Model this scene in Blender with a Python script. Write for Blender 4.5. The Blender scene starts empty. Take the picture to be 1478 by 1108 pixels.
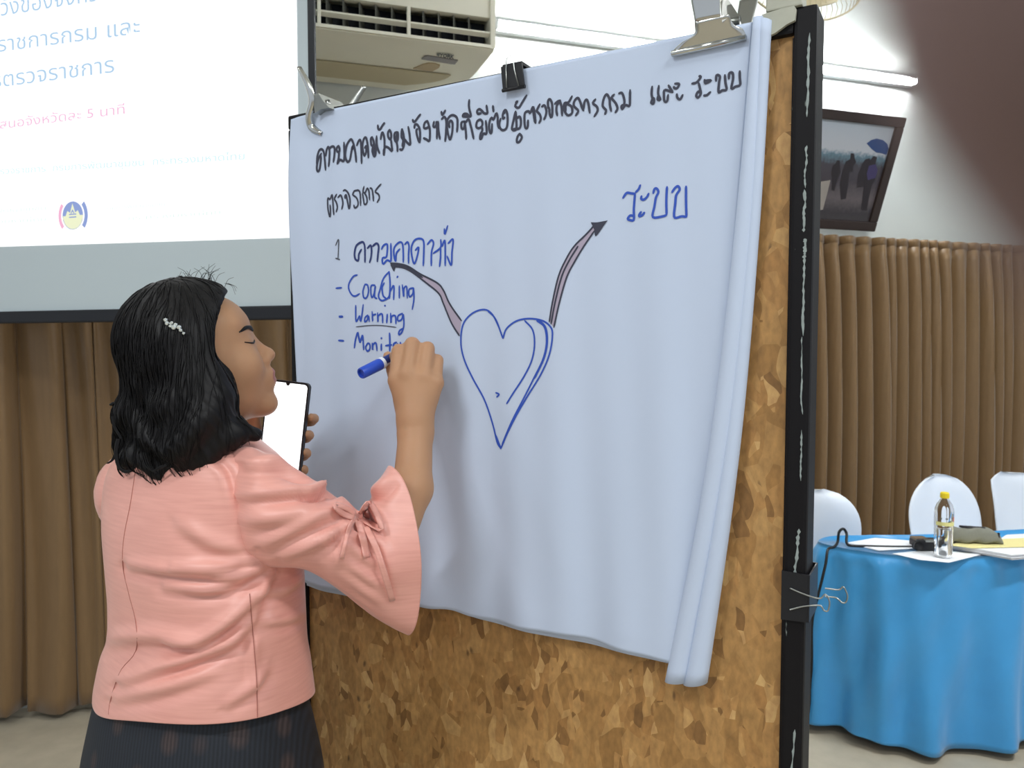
import bpy, bmesh, math, random
import numpy as np
from mathutils import Matrix, Vector, noise
from mathutils.bvhtree import BVHTree

random.seed(7); rng = np.random.default_rng(7)
scene = bpy.context.scene
COL = scene.collection

# ---------------------------------------------------------------- camera
FPX, IW, IH = 1110.0, 1478.0, 1108.0
CAMZ = 1.55
PITCH = math.atan(57.0 / FPX)
cam_d = bpy.data.cameras.new('camera'); cam = bpy.data.objects.new('camera', cam_d); COL.objects.link(cam)
cam_d.sensor_width = 36.0; cam_d.lens = 36.0 * FPX / IW
cam.location = (0, 0, CAMZ); cam.rotation_euler = (math.pi / 2 - PITCH, 0, 0)
cam_d.clip_start = 0.003
cam_d.dof.use_dof = True; cam_d.dof.focus_distance = 1.15
cam_d.dof.aperture_fstop = 11.0
scene.camera = cam

# ---------------------------------------------------------------- colour management, world
vs = scene.view_settings
vs.view_transform = 'Standard'; vs.look = 'None'; vs.gamma = 1.0; vs.use_curve_mapping = False
vs.exposure = 0.28
world = bpy.data.worlds.new('world'); scene.world = world; world.use_nodes = True
world.node_tree.nodes['Background'].inputs[0].default_value = (0.80, 0.88, 1.0, 1)
world.node_tree.nodes['Background'].inputs[1].default_value = 0.58

def area_light(name, loc, rot, sx, sy, watts, col=(0.93, 0.97, 1.0)):
    d = bpy.data.lights.new(name, 'AREA'); d.shape = 'RECTANGLE'; d.size = sx; d.size_y = sy
    d.energy = watts; d.color = col
    o = bpy.data.objects.new(name, d); COL.objects.link(o); o.location = loc; o.rotation_euler = rot
    return o
CEIL = 3.75
# ceiling battens out of view; their fixtures are built further down
BATTENS = [(-1.6, -0.7), (1.3, -0.5), (-2.4, 1.2), (2.6, 1.7), (0.0, -3.0)]  # pair over screen and table added to brighten the back half
for (bx_, by_), w_ in zip(BATTENS, (40, 36, 8, 66, 26)):
    area_light('ceiling_lamp_light', (bx_, by_, CEIL - 0.16), (0, 0, 0.29), 1.2, 0.14, w_)

# ---------------------------------------------------------------- pixel helpers
FW = np.array((0, math.cos(PITCH), -math.sin(PITCH))); UPV = np.array((0, math.sin(PITCH), math.cos(PITCH))); RT = np.array((1.0, 0, 0))
CAM = np.array((0, 0, CAMZ))
def ray(px, py): return FW + RT * ((px - IW / 2) / FPX) + UPV * ((IH / 2 - py) / FPX)
def P(px, py, d): return CAM + ray(px, py) * d
def onplane(px, py, p0, n):
    r = ray(px, py); return CAM + r * (np.dot(p0 - CAM, n) / np.dot(r, n))
def onz(px, py, z):
    r = ray(px, py); return CAM + r * ((z - CAMZ) / r[2])
def proj(p):
    q = np.asarray(p, float) - CAM
    d = q @ FW
    return np.stack([IW / 2 + FPX * (q @ RT) / d, IH / 2 - FPX * (q @ UPV) / d], -1)
def unit(v): v = np.asarray(v, float); return v / np.linalg.norm(v)
def catmull(pts, n):
    """n samples along a Catmull-Rom spline through rows of pts"""
    p = np.asarray(pts, float); m = len(p)
    if m == 2: return p[0] + (p[1] - p[0]) * np.linspace(0, 1, n)[:, None]
    e = np.vstack([2 * p[0] - p[1], p, 2 * p[-1] - p[-2]])
    u = np.linspace(0, m - 1, n); i = np.minimum(u.astype(int), m - 2); t = (u - i)[:, None]
    a, b, c, d = e[i], e[i + 1], e[i + 2], e[i + 3]
    return 0.5 * (2 * b + (c - a) * t + (2 * a - 5 * b + 4 * c - d) * t ** 2 + (3 * b - a - 3 * c + d) * t ** 3)
def sstep(a, b, x):
    t = np.clip((np.asarray(x, float) - a) / (b - a), 0, 1); return t * t * (3 - 2 * t)

# ---------------------------------------------------------------- materials
def srgb(r, g, b):
    f = lambda c: (c / 255 / 12.92) if c / 255 <= 0.04045 else ((c / 255 + 0.055) / 1.055) ** 2.4
    return (f(r), f(g), f(b), 1)
MATS = {}
def mat(name, col, rough=0.5, metal=0.0, spec=0.5, noise_s=0, noise_a=0.0, bump=0.0, bump_s=200, emit=None, es=1.0,
        sheen=0.0, trans=0.0, ior=1.45, stretch=None, alpha=1.0, sss=0.0):
    if name in MATS: return MATS[name]
    m = bpy.data.materials.new(name); m.use_nodes = True; MATS[name] = m
    nt = m.node_tree; b = nt.nodes['Principled BSDF']
    c = col if len(col) == 4 else (*col, 1)
    b.inputs['Base Color'].default_value = c; b.inputs['Roughness'].default_value = rough
    b.inputs['Metallic'].default_value = metal; b.inputs['Specular IOR Level'].default_value = spec
    b.inputs['Sheen Weight'].default_value = sheen; b.inputs['Transmission Weight'].default_value = trans
    b.inputs['IOR'].default_value = ior; b.inputs['Alpha'].default_value = alpha
    if sss: b.inputs['Subsurface Weight'].default_value = sss; b.inputs['Subsurface Scale'].default_value = 0.01
    if emit: b.inputs['Emission Color'].default_value = emit if len(emit) == 4 else (*emit, 1); b.inputs['Emission Strength'].default_value = es
    if noise_a or bump:
        tc = nt.nodes.new('ShaderNodeTexCoord'); mp = nt.nodes.new('ShaderNodeMapping'); nt.links.new(tc.outputs['Object'], mp.inputs[0])
        if stretch: mp.inputs['Scale'].default_value = stretch
        if noise_a:
            n = nt.nodes.new('ShaderNodeTexNoise'); n.inputs['Scale'].default_value = noise_s or 10; n.inputs['Detail'].default_value = 4
            nt.links.new(mp.outputs[0], n.inputs[0])
            mx = nt.nodes.new('ShaderNodeMix'); mx.data_type = 'RGBA'
            mx.inputs[6].default_value = tuple(x * (1 - noise_a) for x in c[:3]) + (1,)
            mx.inputs[7].default_value = tuple(min(1, x * (1 + noise_a)) for x in c[:3]) + (1,)
            nt.links.new(n.outputs[0], mx.inputs[0]); nt.links.new(mx.outputs[2], b.inputs['Base Color'])
        if bump:
            n2 = nt.nodes.new('ShaderNodeTexNoise'); n2.inputs['Scale'].default_value = bump_s; n2.inputs['Detail'].default_value = 3
            nt.links.new(mp.outputs[0], n2.inputs[0])
            bp = nt.nodes.new('ShaderNodeBump'); bp.inputs['Strength'].default_value = bump; bp.inputs['Distance'].default_value = 0.002
            nt.links.new(n2.outputs[0], bp.inputs['Height']); nt.links.new(bp.outputs[0], b.inputs['Normal'])
    return m

# ---------------------------------------------------------------- object helpers
def tag(o, label=None, cat=None, group=None, kind=None):
    if label: o['label'] = label
    if cat: o['category'] = cat
    if group: o['group'] = group
    if kind: o['kind'] = kind
    return o
def empty(name, mw, label, cat, group=None):
    o = bpy.data.objects.new(name, None); COL.objects.link(o)
    o.empty_display_size = 0.05
    o.matrix_world = mw if isinstance(mw, Matrix) else Matrix.Translation(Vector([float(x) for x in mw]))
    return tag(o, label, cat, group)
BASE = {}
def obj(name, verts, faces, m, parent=None, smooth=True, world=False, mats=None, fmat=None):
    """verts are in the parent's local frame, or in world coordinates when world=True"""
    verts = np.asarray(verts, float)
    if world and parent is not None:
        mi = np.array(world_m(parent).inverted()); verts = verts @ mi[:3, :3].T + mi[:3, 3]
    me = bpy.data.meshes.new(name); me.from_pydata([tuple(v) for v in verts], [], [tuple(int(i) for i in f) for f in faces]); me.update()
    if isinstance(m, str): m = MATS[m]
    for mm in (mats or [m]): me.materials.append(mm)
    if fmat is not None: me.polygons.foreach_set('material_index', np.asarray(fmat, np.int32))
    if smooth: me.polygons.foreach_set('use_smooth', np.ones(len(me.polygons), bool))
    o = bpy.data.objects.new(name, me); COL.objects.link(o)
    if parent is not None: o.parent = parent
    return o
def world_m(o):
    m = o.matrix_basis.copy()
    while o.parent is not None: o = o.parent; m = o.matrix_basis @ m
    return m
class MB:
    """collects simple shapes into one mesh"""
    def __init__(s): s.v = []; s.f = []; s.n = 0
    def add(s, v, f):
        v = np.asarray(v, float); s.v.append(v); s.f += [tuple(i + s.n for i in q) for q in f]; s.n += len(v); return s
    def box(s, lo, hi, bev=0.0):
        lo = np.array(lo, float); hi = np.array(hi, float)
        if bev <= 0:
            v = [(x, y, z) for x in (lo[0], hi[0]) for y in (lo[1], hi[1]) for z in (lo[2], hi[2])]
            return s.add(v, [(0, 1, 3, 2), (4, 6, 7, 5), (0, 4, 5, 1), (2, 3, 7, 6), (0, 2, 6, 4), (1, 5, 7, 3)])
        bm = bmesh.new(); bmesh.ops.create_cube(bm, size=1)
        for q in bm.verts: q.co = Vector((lo + hi) / 2 + np.array(q.co) * (hi - lo))
        bmesh.ops.bevel(bm, geom=bm.edges[:], offset=min(bev, 0.45 * float((hi - lo).min())), segments=2, profile=0.6, affect='EDGES')
        bm.verts.index_update(); s.add([q.co[:] for q in bm.verts], [tuple(q.index for q in f.verts) for f in bm.faces]); bm.free(); return s
    def grid(s, pts, closed_u=False, closed_v=False):
        pts = np.asarray(pts, float); a, b = pts.shape[:2]; f = []
        for i in range(a - (0 if closed_u else 1)):
            for j in range(b - (0 if closed_v else 1)):
                f.append((i * b + j, ((i + 1) % a) * b + j, ((i + 1) % a) * b + (j + 1) % b, i * b + (j + 1) % b))
        return s.add(pts.reshape(-1, 3), f)
    def tube(s, path, r, n=8, cap=True):
        path = np.asarray(path, float); m = len(path); r = np.broadcast_to(np.asarray(r, float), (m,))
        tg = np.gradient(path, axis=0); tg /= np.linalg.norm(tg, axis=1)[:, None] + 1e-12
        ref = np.array((0, 0, 1.0)) if abs(tg[0][2]) < 0.9 else np.array((1.0, 0, 0))
        u = unit(np.cross(tg[0], ref)); rings = []
        for i in range(m):
            u = unit(u - tg[i] * np.dot(u, tg[i])); w = np.cross(tg[i], u)
            a = np.arange(n) * 2 * math.pi / n
            rings.append(path[i] + r[i] * (np.cos(a)[:, None] * u + np.sin(a)[:, None] * w))
        k = s.n; s.grid(np.array(rings), closed_v=True)
        if cap: s.f.append(tuple(k + j for j in range(n))[::-1]); s.f.append(tuple(k + (m - 1) * n + j for j in range(n)))
        return s
    def lathe(s, prof, n=24, c=(0, 0, 0), cap=True):
        a = np.arange(n) * 2 * math.pi / n
        pts = np.array([[(c[0] + r * math.cos(t), c[1] + r * math.sin(t), c[2] + z) for t in a] for r, z in prof])
        k = s.n; s.grid(pts, closed_v=True)
        if cap: s.f.append(tuple(k + j for j in range(n))[::-1]); s.f.append(tuple(k + (len(prof) - 1) * n + j for j in range(n)))
        return s
    def ball(s, c, r, n=12):
        r = np.broadcast_to(np.asarray(r, float), (3,))
        pts = np.array([[(c[0] + r[0] * math.sin(p) * math.cos(t), c[1] + r[1] * math.sin(p) * math.sin(t), c[2] + r[2] * math.cos(p))
                         for t in np.arange(n) * 2 * math.pi / n] for p in np.linspace(0.02, math.pi - 0.02, n // 2 + 1)])
        return s.grid(pts, closed_v=True)
    def prism(s, poly, y0, y1, axes=(0, 2, 1)):
        """extrude polygon given in axes[0],axes[1] along axes[2]"""
        n = len(poly); v = np.zeros((2 * n, 3))
        for k, y in enumerate((y0, y1)):
            for i, (a, b) in enumerate(poly): v[k * n + i, axes[0]] = a; v[k * n + i, axes[1]] = b; v[k * n + i, axes[2]] = y
        return s.add(v, [tuple(range(n))[::-1], tuple(range(n, 2 * n))] + [(i, (i + 1) % n, n + (i + 1) % n, n + i) for i in range(n)])
    def out(s, name, m, parent=None, smooth=False, world=False, **k):
        o = obj(name, np.vstack(s.v), s.f, m, parent, smooth, world, **k)
        return o
def solidify(o, t, off=0.0):
    md = o.modifiers.new('thick', 'SOLIDIFY'); md.thickness = t; md.offset = off; return o
def autosmooth(o, ang=40):
    me = o.data
    me.polygons.foreach_set('use_smooth', np.ones(len(me.polygons), bool))
    try: me.set_sharp_from_angle(angle=math.radians(ang))
    except Exception: pass
    return o
# ================================================================ the room
M_wall = mat('wall paint', srgb(206, 210, 206), 0.85, noise_s=3, noise_a=0.03)
M_ceil = mat('ceiling paint', srgb(225, 226, 222), 0.9)
M_curt = mat('brown satin curtain', srgb(128, 100, 66), 0.38, spec=0.45, sheen=0.25, noise_s=60, noise_a=0.12, stretch=(1, 1, 0.12), bump=0.15, bump_s=400)
M_black = mat('black plastic', srgb(24, 24, 28), 0.4)
M_white_pl = mat('cream plastic', srgb(196, 192, 174), 0.45)
# floor: pale terrazzo cement
M_floor = mat('pale cement floor', srgb(178, 168, 148), 0.55, noise_s=14, noise_a=0.16, bump=0.1, bump_s=60)

WA = P(60, 497, 3.24); WB = P(1330, 497, 4.72)      # back wall, eye level
WD = unit((WB - WA) * (1, 1, 0)); WN = np.array((-WD[1], WD[0], 0))   # along the wall, into the wall
WANG = math.atan2(WD[1], WD[0])
W0 = np.array((WA[0], WA[1], 0.0))
WM = Matrix.Translation(Vector(W0)) @ Matrix.Rotation(WANG, 4, 'Z')   # local x along wall, y into wall
def w_along(px):     # distance along wall where the eye-level ray of a pixel column meets it
    p = onplane(px, 497, W0, WN); return float(np.dot(p - W0, WD))

o = MB().box((-4.5, 0, 0), (9.5, 0.15, CEIL)).out('wall_back', M_wall, None); o.matrix_basis = WM; tag(o, kind='structure')
o = MB().box((-7.5, -6.0, -0.1), (9, 7.5, 0)).out('floor', M_floor, None); tag(o, kind='structure')
o = MB().box((-7.5, -6.0, CEIL), (9, 7.5, CEIL + 0.1)).out('ceiling', M_ceil, None); tag(o, kind='structure')

# ---- curtains
def curtain(x0, x1, ztop, zbot, period, amp, label, seed, flare=0.0, style='pinch'):
    r = np.random.default_rng(seed); n = int((x1 - x0) / period * 14); nz = 34
    xs = np.linspace(x0, x1, n); zs = np.linspace(zbot, ztop, nz)
    npl = int((x1 - x0) / period) + 2; base = 0.03 + 1.45 * amp
    ph = np.cumsum(r.uniform(0.72, 1.35, npl)); ph = ph / ph[-1] * (npl - 1); am = r.uniform(0.55, 1.25, npl)
    u = np.interp((xs - x0) / (x1 - x0) * (npl - 1), ph, np.arange(npl)); a = np.interp(u, np.arange(npl), am)
    pts = np.zeros((nz, n, 3))
    for k, z in enumerate(zs):
        h = (z - zbot) / (ztop - zbot)
        uu = u + 0.1 * math.sin(2.1 * h * 2 + seed)
        if style == 'pinch':
            prof = np.sin(2 * math.pi * uu); prof = np.sign(prof) * np.abs(prof) ** 0.9 + 0.22 * np.sin(4 * math.pi * uu + 1 + 1.5 * h)
            prof = prof * (1 - 0.35 * math.exp(-((1 - h) / 0.06) ** 2))
        else:
            prof = 0.55 * np.sin(2 * math.pi * uu + 0.9 * np.sin(2 * math.pi * uu)) + 0.9 * (np.abs(np.sin(math.pi * uu * 0.77 + seed)) ** 0.6 - 0.7) + 0.16 * np.sin(2 * math.pi * uu * 2.3 + 2 * h)
        y = -base + amp * a * prof * (0.75 + 0.35 * (1 - h)) + 0.012 * np.sin(5 * u + 3 * h) * (1 - h)
        x = xs + 0.28 * period * np.cos(2 * math.pi * u) * 0.5 + flare * (1 - h) * np.sin(u * 1.3 + seed) * 0.03
        pts[k, :, 0] = x; pts[k, :, 1] = np.minimum(y, -0.012); pts[k, :, 2] = z + (0.012 * np.sin(u * 2.2) if k == 0 else 0)
    e = empty('curtain', WM @ Matrix.Translation(((x0 + x1) / 2, -base, 0)), label, 'curtain', 'brown pleated curtains on the back wall')
    pts[:, :, 0] -= (x0 + x1) / 2; pts[:, :, 1] += base
    c = solidify(MB().grid(pts).out('cloth', M_curt, e, smooth=True), 0.002)
    # stitched heading band with a pinch at every pleat
    hp = np.zeros((3, n, 3))
    for k, z in enumerate((ztop - 0.002, ztop + 0.03, ztop + 0.045)):
        hp[k] = pts[-1]; hp[k, :, 2] = z; hp[k, :, 1] = pts[-1, :, 1] * 0.8
    solidify(MB().grid(hp).out('heading', M_curt, e, smooth=True), 0.004)
    MB().tube([(x0 - (x0 + x1) / 2 - 0.02, base - 0.02, ztop + 0.02), (x1 - (x0 + x1) / 2 + 0.02, base - 0.02, ztop + 0.02)], 0.012, 8).out('rail', M_white_pl, e, smooth=True)
    return e
curtain(-1.2, w_along(640), 2.12, 0.04, 0.16, 0.075, 'brown satin curtain with wide folds behind the person, under the projection screen', 3, 1.0, 'loose')
curtain(w_along(1080), w_along(1463), 2.12, 0.05, 0.105, 0.058, 'gold-brown pleated curtain behind the white covered chairs', 9)
curtain(w_along(1471), w_along(1471) + 1.6, 2.12, 0.05, 0.105, 0.058, 'brown pleated curtain cut off by the right edge of the picture', 12)

# ---- two fluorescent battens on the back wall
M_tube = mat('lit tube', (1, 1, 1), 0.4, emit=(0.93, 0.97, 1.0), es=130.0)
M_fix = mat('white enamel', srgb(225, 228, 228), 0.35)
TZ = float(onplane(1305, 117, W0 - 0.05 * WN, WN)[2])
xr = w_along(1303)
for k, (xa, lab) in enumerate(((xr - 1.24, 'lit wall-mounted fluorescent tube above the leaning picture frame'), (xr - 2.62, 'lit wall-mounted fluorescent tube behind the top edge of the board'))):
    e = empty('wall_tube_light', WM @ Matrix.Translation((xa, 0, TZ)), lab, 'light', 'fluorescent battens on the back wall')
    MB().box((0, -0.045, -0.02), (1.24, 0, 0.035), 0.004).out('housing', M_fix, e)
    for x in (0.0, 1.215): MB().box((x, -0.085, -0.02), (x + 0.025, -0.045, 0.02), 0.004).out('lamp_holder', M_fix, e)
    MB().tube([(0.025, -0.07, 0), (1.215, -0.07, 0)], 0.013, 14).out('tube', M_tube, e, smooth=True)
# ceiling battens that light the hall
M_tube2 = mat('lit ceiling tube', (1, 1, 1), 0.4, emit=(0.93, 0.97, 1.0), es=4.0)
for k, (bx_, by_) in enumerate(BATTENS):
    where = ['left behind the photographer', 'right behind the photographer', 'added above the projection screen side', 'added above the blue table side', 'at the rear of the hall'][k]
    e = empty('ceiling_batten', Matrix.Translation((bx_, by_, CEIL)) @ Matrix.Rotation(0.29, 4, 'Z'), 'white ceiling batten lamp ' + where, 'light', 'ceiling batten lamps')
    MB().box((-0.62, -0.08, -0.05), (0.62, 0.08, 0), 0.004).out('housing', M_fix, e)
    for y in (-0.045, 0.045): MB().tube([(-0.59, y, -0.075), (0.59, y, -0.075)], 0.013, 10).out('tube', M_tube2, e, smooth=True)

# ---- framed photograph hanging from its top, leaning out
M_frame = mat('dark brown frame', srgb(52, 40, 36), 0.4, noise_s=30, noise_a=0.2, stretch=(1, 1, 8))
pb = onplane(1258, 333, W0 - 0.03 * WN, WN); x_r = float(np.dot(pb - W0, WD)); z_b = float(pb[2])
LEAN = math.radians(20); PHH = 0.635; PW = 0.84
e = empty('framed_photo', WM @ Matrix.Translation((x_r - PW, -0.03, z_b)) @ Matrix.Rotation(LEAN, 4, 'X'), 'dark framed photo of walking figures and a blue umbrella leaning from the wall', 'picture')
fw = 0.055
for lo, hi in (((0, -0.03, 0), (PW, 0, fw)), ((0, -0.03, PHH - fw), (PW, 0, PHH)), ((0, -0.03, fw), (fw, 0, PHH - fw)), ((PW - fw, -0.03, fw), (PW, 0, PHH - fw))):
    MB().box(lo, hi, 0.006).out('frame_rail', M_frame, e)
def pic_mat():
    m = bpy.data.materials.new('photo print'); m.use_nodes = True; nt = m.node_tree; b = nt.nodes['Principled BSDF']; b.inputs['Roughness'].default_value = 0.25
    tc = nt.nodes.new('ShaderNodeTexCoord'); sx = nt.nodes.new('ShaderNodeSeparateXYZ'); nt.links.new(tc.outputs['Object'], sx.inputs[0])
    n = nt.nodes.new('ShaderNodeTexNoise'); n.inputs['Scale'].default_value = 55; nt.links.new(tc.outputs['Object'], n.inputs[0])
    ad = nt.nodes.new('ShaderNodeMath'); ad.operation = 'MULTIPLY_ADD'; ad.inputs[1].default_value = 0.05; nt.links.new(n.outputs[0], ad.inputs[0]); nt.links.new(sx.outputs[2], ad.inputs[2])
    r = nt.nodes.new('ShaderNodeValToRGB'); nt.links.new(ad.outputs[0], r.inputs[0]); el = r.color_ramp.elements
    r.color_ramp.interpolation = 'LINEAR'
    el[0].position = 0.05; el[0].color = srgb(72, 68, 70); el[1].position = 0.7; el[1].color = srgb(150, 168, 176)
    for p_, c_ in ((0.12, srgb(60, 56, 60)), (0.2, srgb(96, 88, 90)), (0.30, srgb(66, 60, 66)), (0.38, srgb(70, 66, 72)), (0.43, srgb(96, 120, 132)), (0.46, srgb(178, 180, 186)), (0.58, srgb(172, 178, 186))):
        q = el.new(p_); q.color = c_
    nt.links.new(r.outputs[0], b.inputs['Base Color']); return m
MB().box((fw - 0.004, -0.014, fw - 0.004), (PW - fw + 0.004, -0.008, PHH - fw + 0.004)).out('print', pic_mat(), e)
M_sil = mat('print figure', srgb(44, 38, 42), 0.3); M_umb = mat('print umbrella', srgb(48, 70, 116), 0.3); M_path = mat('print path', srgb(150, 142, 134), 0.3); M_pur = mat('print purple shirt', srgb(62, 54, 92), 0.3)
pb_o = np.array(e.matrix_basis)
def pic(px, py):      # photo pixel -> (x, z) on the leaning print
    n_ = pb_o[:3, 1]; p0 = pb_o[:3, 3] - 0.014 * n_
    q = onplane(px, py, p0, n_) - pb_o[:3, 3]; return (float(q @ pb_o[:3, 0]), float(q @ pb_o[:3, 2]))
def crop(x0, y0, s, pts): return [(x0 + a * s, y0 + b * s) for a, b in pts]
PC = lambda pts: [pic(*q) for q in crop(1175, 165, 135 / 855, pts)]
def printed(name, pts, m, k=1): MB().prism(PC(pts), -0.0145 - 0.0004 * k, -0.0135).out(name, m, e)
printed('printed_path', [(30, 620), (150, 600), (120, 720), (80, 870), (30, 880)], M_path)
printed('printed_figure', [(205, 420), (235, 420), (235, 460), (240, 540), (215, 580), (200, 640), (185, 700), (160, 690), (165, 600), (155, 540), (170, 470), (200, 445)], M_sil)
printed('printed_figure', [(335, 355), (365, 355), (370, 400), (385, 440), (350, 480), (360, 520), (320, 530), (315, 620), (290, 770), (245, 780), (235, 640), (260, 520), (290, 430), (330, 410)], M_sil)
printed('printed_figure', [(470, 410), (510, 400), (520, 500), (470, 600), (460, 660), (390, 670), (400, 560), (440, 450)], M_sil)
printed('printed_figure', [(545, 380), (575, 390), (560, 450), (580, 500), (560, 600), (530, 640), (500, 760), (480, 880), (430, 870), (450, 700), (465, 580), (480, 480), (510, 420)], M_sil, 2)
printed('printed_shirt', [(500, 470), (560, 455), (580, 510), (560, 580), (490, 600), (480, 540)], M_pur, 3)
printed('printed_umbrella', [(480, 265), (520, 235), (570, 220), (630, 235), (670, 270), (680, 310), (660, 370), (610, 355), (570, 350), (530, 320)], M_umb, 2)

# ---- under-ceiling air conditioner, hung on rods, parallel to the back wall
M_ac = mat('aged cream ac casing', srgb(232, 228, 210), 0.5, noise_s=4, noise_a=0.05)
M_ac2 = mat('intake grille beige', srgb(190, 178, 146), 0.6)
M_dark = mat('dark outlet shade', srgb(20, 24, 34), 0.7)
Q = P(716, 70, 3.1)
AM = Matrix.Translation(Vector(Q)) @ Matrix.Rotation(WANG, 4, 'Z')      # x along wall (to the right end), y to the wall, z up
e = empty('air_conditioner', AM, 'cream ceiling-hung air conditioner unit beside the projection screen', 'air conditioner')
L = 1.15; D = 0.66; RC = 0.27
def plan(n=10, inset=0.0):     # plan outline of the casing, right rear corner rounded
    p = [(-L, 0.0), (-0.03, 0.0), (-0.008, 0.008), (0.0, 0.035)]
    p += [(-RC * 1.15 + RC * 1.15 * math.cos(t), D - RC * 1.2 + RC * 1.2 * math.sin(t)) for t in np.linspace(0.0, math.pi / 2, n)]
    return p + [(-L, D)]
pl = plan(); zb = lambda y: 0.0 + 0.012 * (y / D) ** 1.3
bot = [(x, y, zb(y)) for x, y in pl]; top = [(x, y, 0.21) for x, y in pl]; n = len(pl)
top = [(x - 0.02, y + (0.05 if y < 0.02 else 0), 0.25) for x, y in pl]
lip = [(x, y, zb(y) + 0.012) for x, y in pl]
# casing: bottom tray, and back / side skin above the outlet
mb = MB().add(bot + lip, [tuple(range(n))] + [(i, (i + 1) % n, n + (i + 1) % n, n + i) for i in range(n)])
mb.add(lip + top, [(i, i + 1, n + i + 1, n + i) for i in range(3, n - 1)] + [tuple(range(n, 2 * n))[::-1]])
mb.box((-L, 0.015, 0.122), (-0.002, 0.06, 0.25), 0.01)
mb.box((-0.022, 0.004, 0.004), (0.0, 0.08, 0.2), 0.004)
autosmooth(mb.out('casing', M_ac, e), 35)
MB().box((-L, 0.10, 0.012), (-0.02, 0.12, 0.13)).out('outlet_shade', M_dark, e)  # dark slab stands in for the shade inside the outlet
b = MB(); b.prism([(0.01, 0.060), (0.03, 0.050), (0.034, 0.056), (0.014, 0.068)], -L, -0.012, axes=(1, 2, 0)); b.out('louvre_blade', M_ac, e)
for x in np.arange(-L + 0.05, -0.05, 0.062):
    MB().prism([(x, 0.03), (x + 0.004, 0.03), (x + 0.03, 0.1), (x + 0.024, 0.1)], 0.014, 0.122, axes=(0, 1, 2)).out('vane', mat('vane grey', srgb(92, 92, 84), 0.6), e)
for x in (-0.98, -0.70, -0.36): MB().box((x, 0.004, 0.012), (x + 0.014, 0.02, 0.122), 0.003).out('bracket', M_ac, e)
# rear intake band on the sloping underside
mb = MB(); ys = np.linspace(0.36, 0.565, 8)
mb.grid([[(-L, y, zb(y) - 0.004), (-0.10 - 0.16 * ((y - 0.36) / 0.2) ** 2, y, zb(y) - 0.004)] for y in ys]); solidify(mb.out('intake_band', M_ac2, e), 0.004)
MB().box((-L, 0.012, 0.0), (-0.02, 0.02, -0.004)).out('front_lip', M_ac, e)
for x in (-1.0, -0.14):
    for y in (0.12,): MB().tube([(x, y, 0.24), (x, y, CEIL - Q[2])], 0.006, 8).out('hanger_rod', M_fix, e)
# badge strip, round sticker and lettering under the casing
M_badge = mat('badge grey', srgb(128, 122, 122), 0.4); M_stick = mat('sticker tan', srgb(182, 160, 124), 0.5); M_ink = mat('badge ink', srgb(24, 24, 28), 0.5)
amn = np.array(AM)
def ac_xy(px, py, y_guess=0.15):
    z = zb(y_guess)
    for _ in range(6):
        q = onz(px, py, Q[2] + z - 0.004) - Q; z = zb(max(0.0, float(q @ amn[:3, 1])))
    return (float(q @ amn[:3, 0]), float(q @ amn[:3, 1]), z)
def under(name, crop_pts, m, dz=0.0035):
    t = [ac_xy(*q) for q in crop(555, 60, 145 / 1478, crop_pts)]; nn = len(t)
    MB().add([(x, y, z - dz) for x, y, z in t] + [(x, y, z + 0.002) for x, y, z in t], [tuple(range(nn)), tuple(range(nn, 2 * nn))[::-1]] + [(i, (i + 1) % nn, nn + (i + 1) % nn, nn + i) for i in range(nn)]).out(name, m, e)
under('badge', [(545, 265), (590, 222), (640, 216), (1080, 285), (1035, 338), (980, 335)], M_badge)
under('energy_sticker', [(420, 405), (560, 345), (650, 325), (740, 330), (815, 358), (800, 390), (700, 445)], M_stick)

def text_mesh(txt, bold=0.0):
    c = bpy.data.curves.new('txt', 'FONT'); c.body = txt; c.size = 1.0; c.resolution_u = 3; c.offset = bold
    o_ = bpy.data.objects.new('txt', c); COL.objects.link(o_)
    dg = bpy.context.evaluated_depsgraph_get(); dg.update()
    me = bpy.data.meshes.new_from_object(o_.evaluated_get(dg))
    v = np.array([q.co[:] for q in me.vertices]); f = [tuple(q.vertices) for q in me.polygons]
    bpy.data.objects.remove(o_); bpy.data.curves.remove(c); bpy.data.meshes.remove(me)
    return v, f
def place_text(name, txt, m, parent, corner, ux, uy, w, h=None, bold=0.0):
    """text with its lower-left baseline at corner, running along ux for w metres"""
    v, f = text_mesh(txt, bold)
    if len(v) == 0: return None
    x0, x1 = v[:, 0].min(), v[:, 0].max(); sc = w / (x1 - x0); sy = sc if h is None else h / 0.72
    pts = np.array(corner)[None] + (v[:, :1] - x0) * sc * np.array(ux)[None] + v[:, 1:2] * sy * np.array(uy)[None]
    # one object for each word
    fx = np.array([[v[list(q), 0].min(), v[list(q), 0].max()] for q in f]); order = np.argsort(fx[:, 0]); words = []; end = -1e9
    for i in order:
        if fx[i, 0] > end + 0.17: words.append([])
        words[-1].append(f[i]); end = max(end, fx[i, 1])
    for wf in words:
        ids = sorted({i for q in wf for i in q}); mp_ = {i: k for k, i in enumerate(ids)}
        last = obj(name, pts[ids], [tuple(mp_[i] for i in q) for q in wf], m, parent, smooth=False)
    return last
c0 = np.array(ac_xy(*crop(555, 60, 145 / 1478, [(765, 216)])[0])); c1 = np.array(ac_xy(*crop(555, 60, 145 / 1478, [(1020, 250)])[0])); cu = np.array(ac_xy(*crop(555, 60, 145 / 1478, [(772, 160)])[0]))
c0[2] -= 0.005; c1[2] -= 0.005; cu[2] -= 0.005
place_text('brand_lettering', '≡YORK', M_ink, e, c0, unit(c1 - c0), unit(cu - c0), float(np.linalg.norm(c1 - c0)), float(np.linalg.norm(cu - c0)), bold=0.035)

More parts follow.
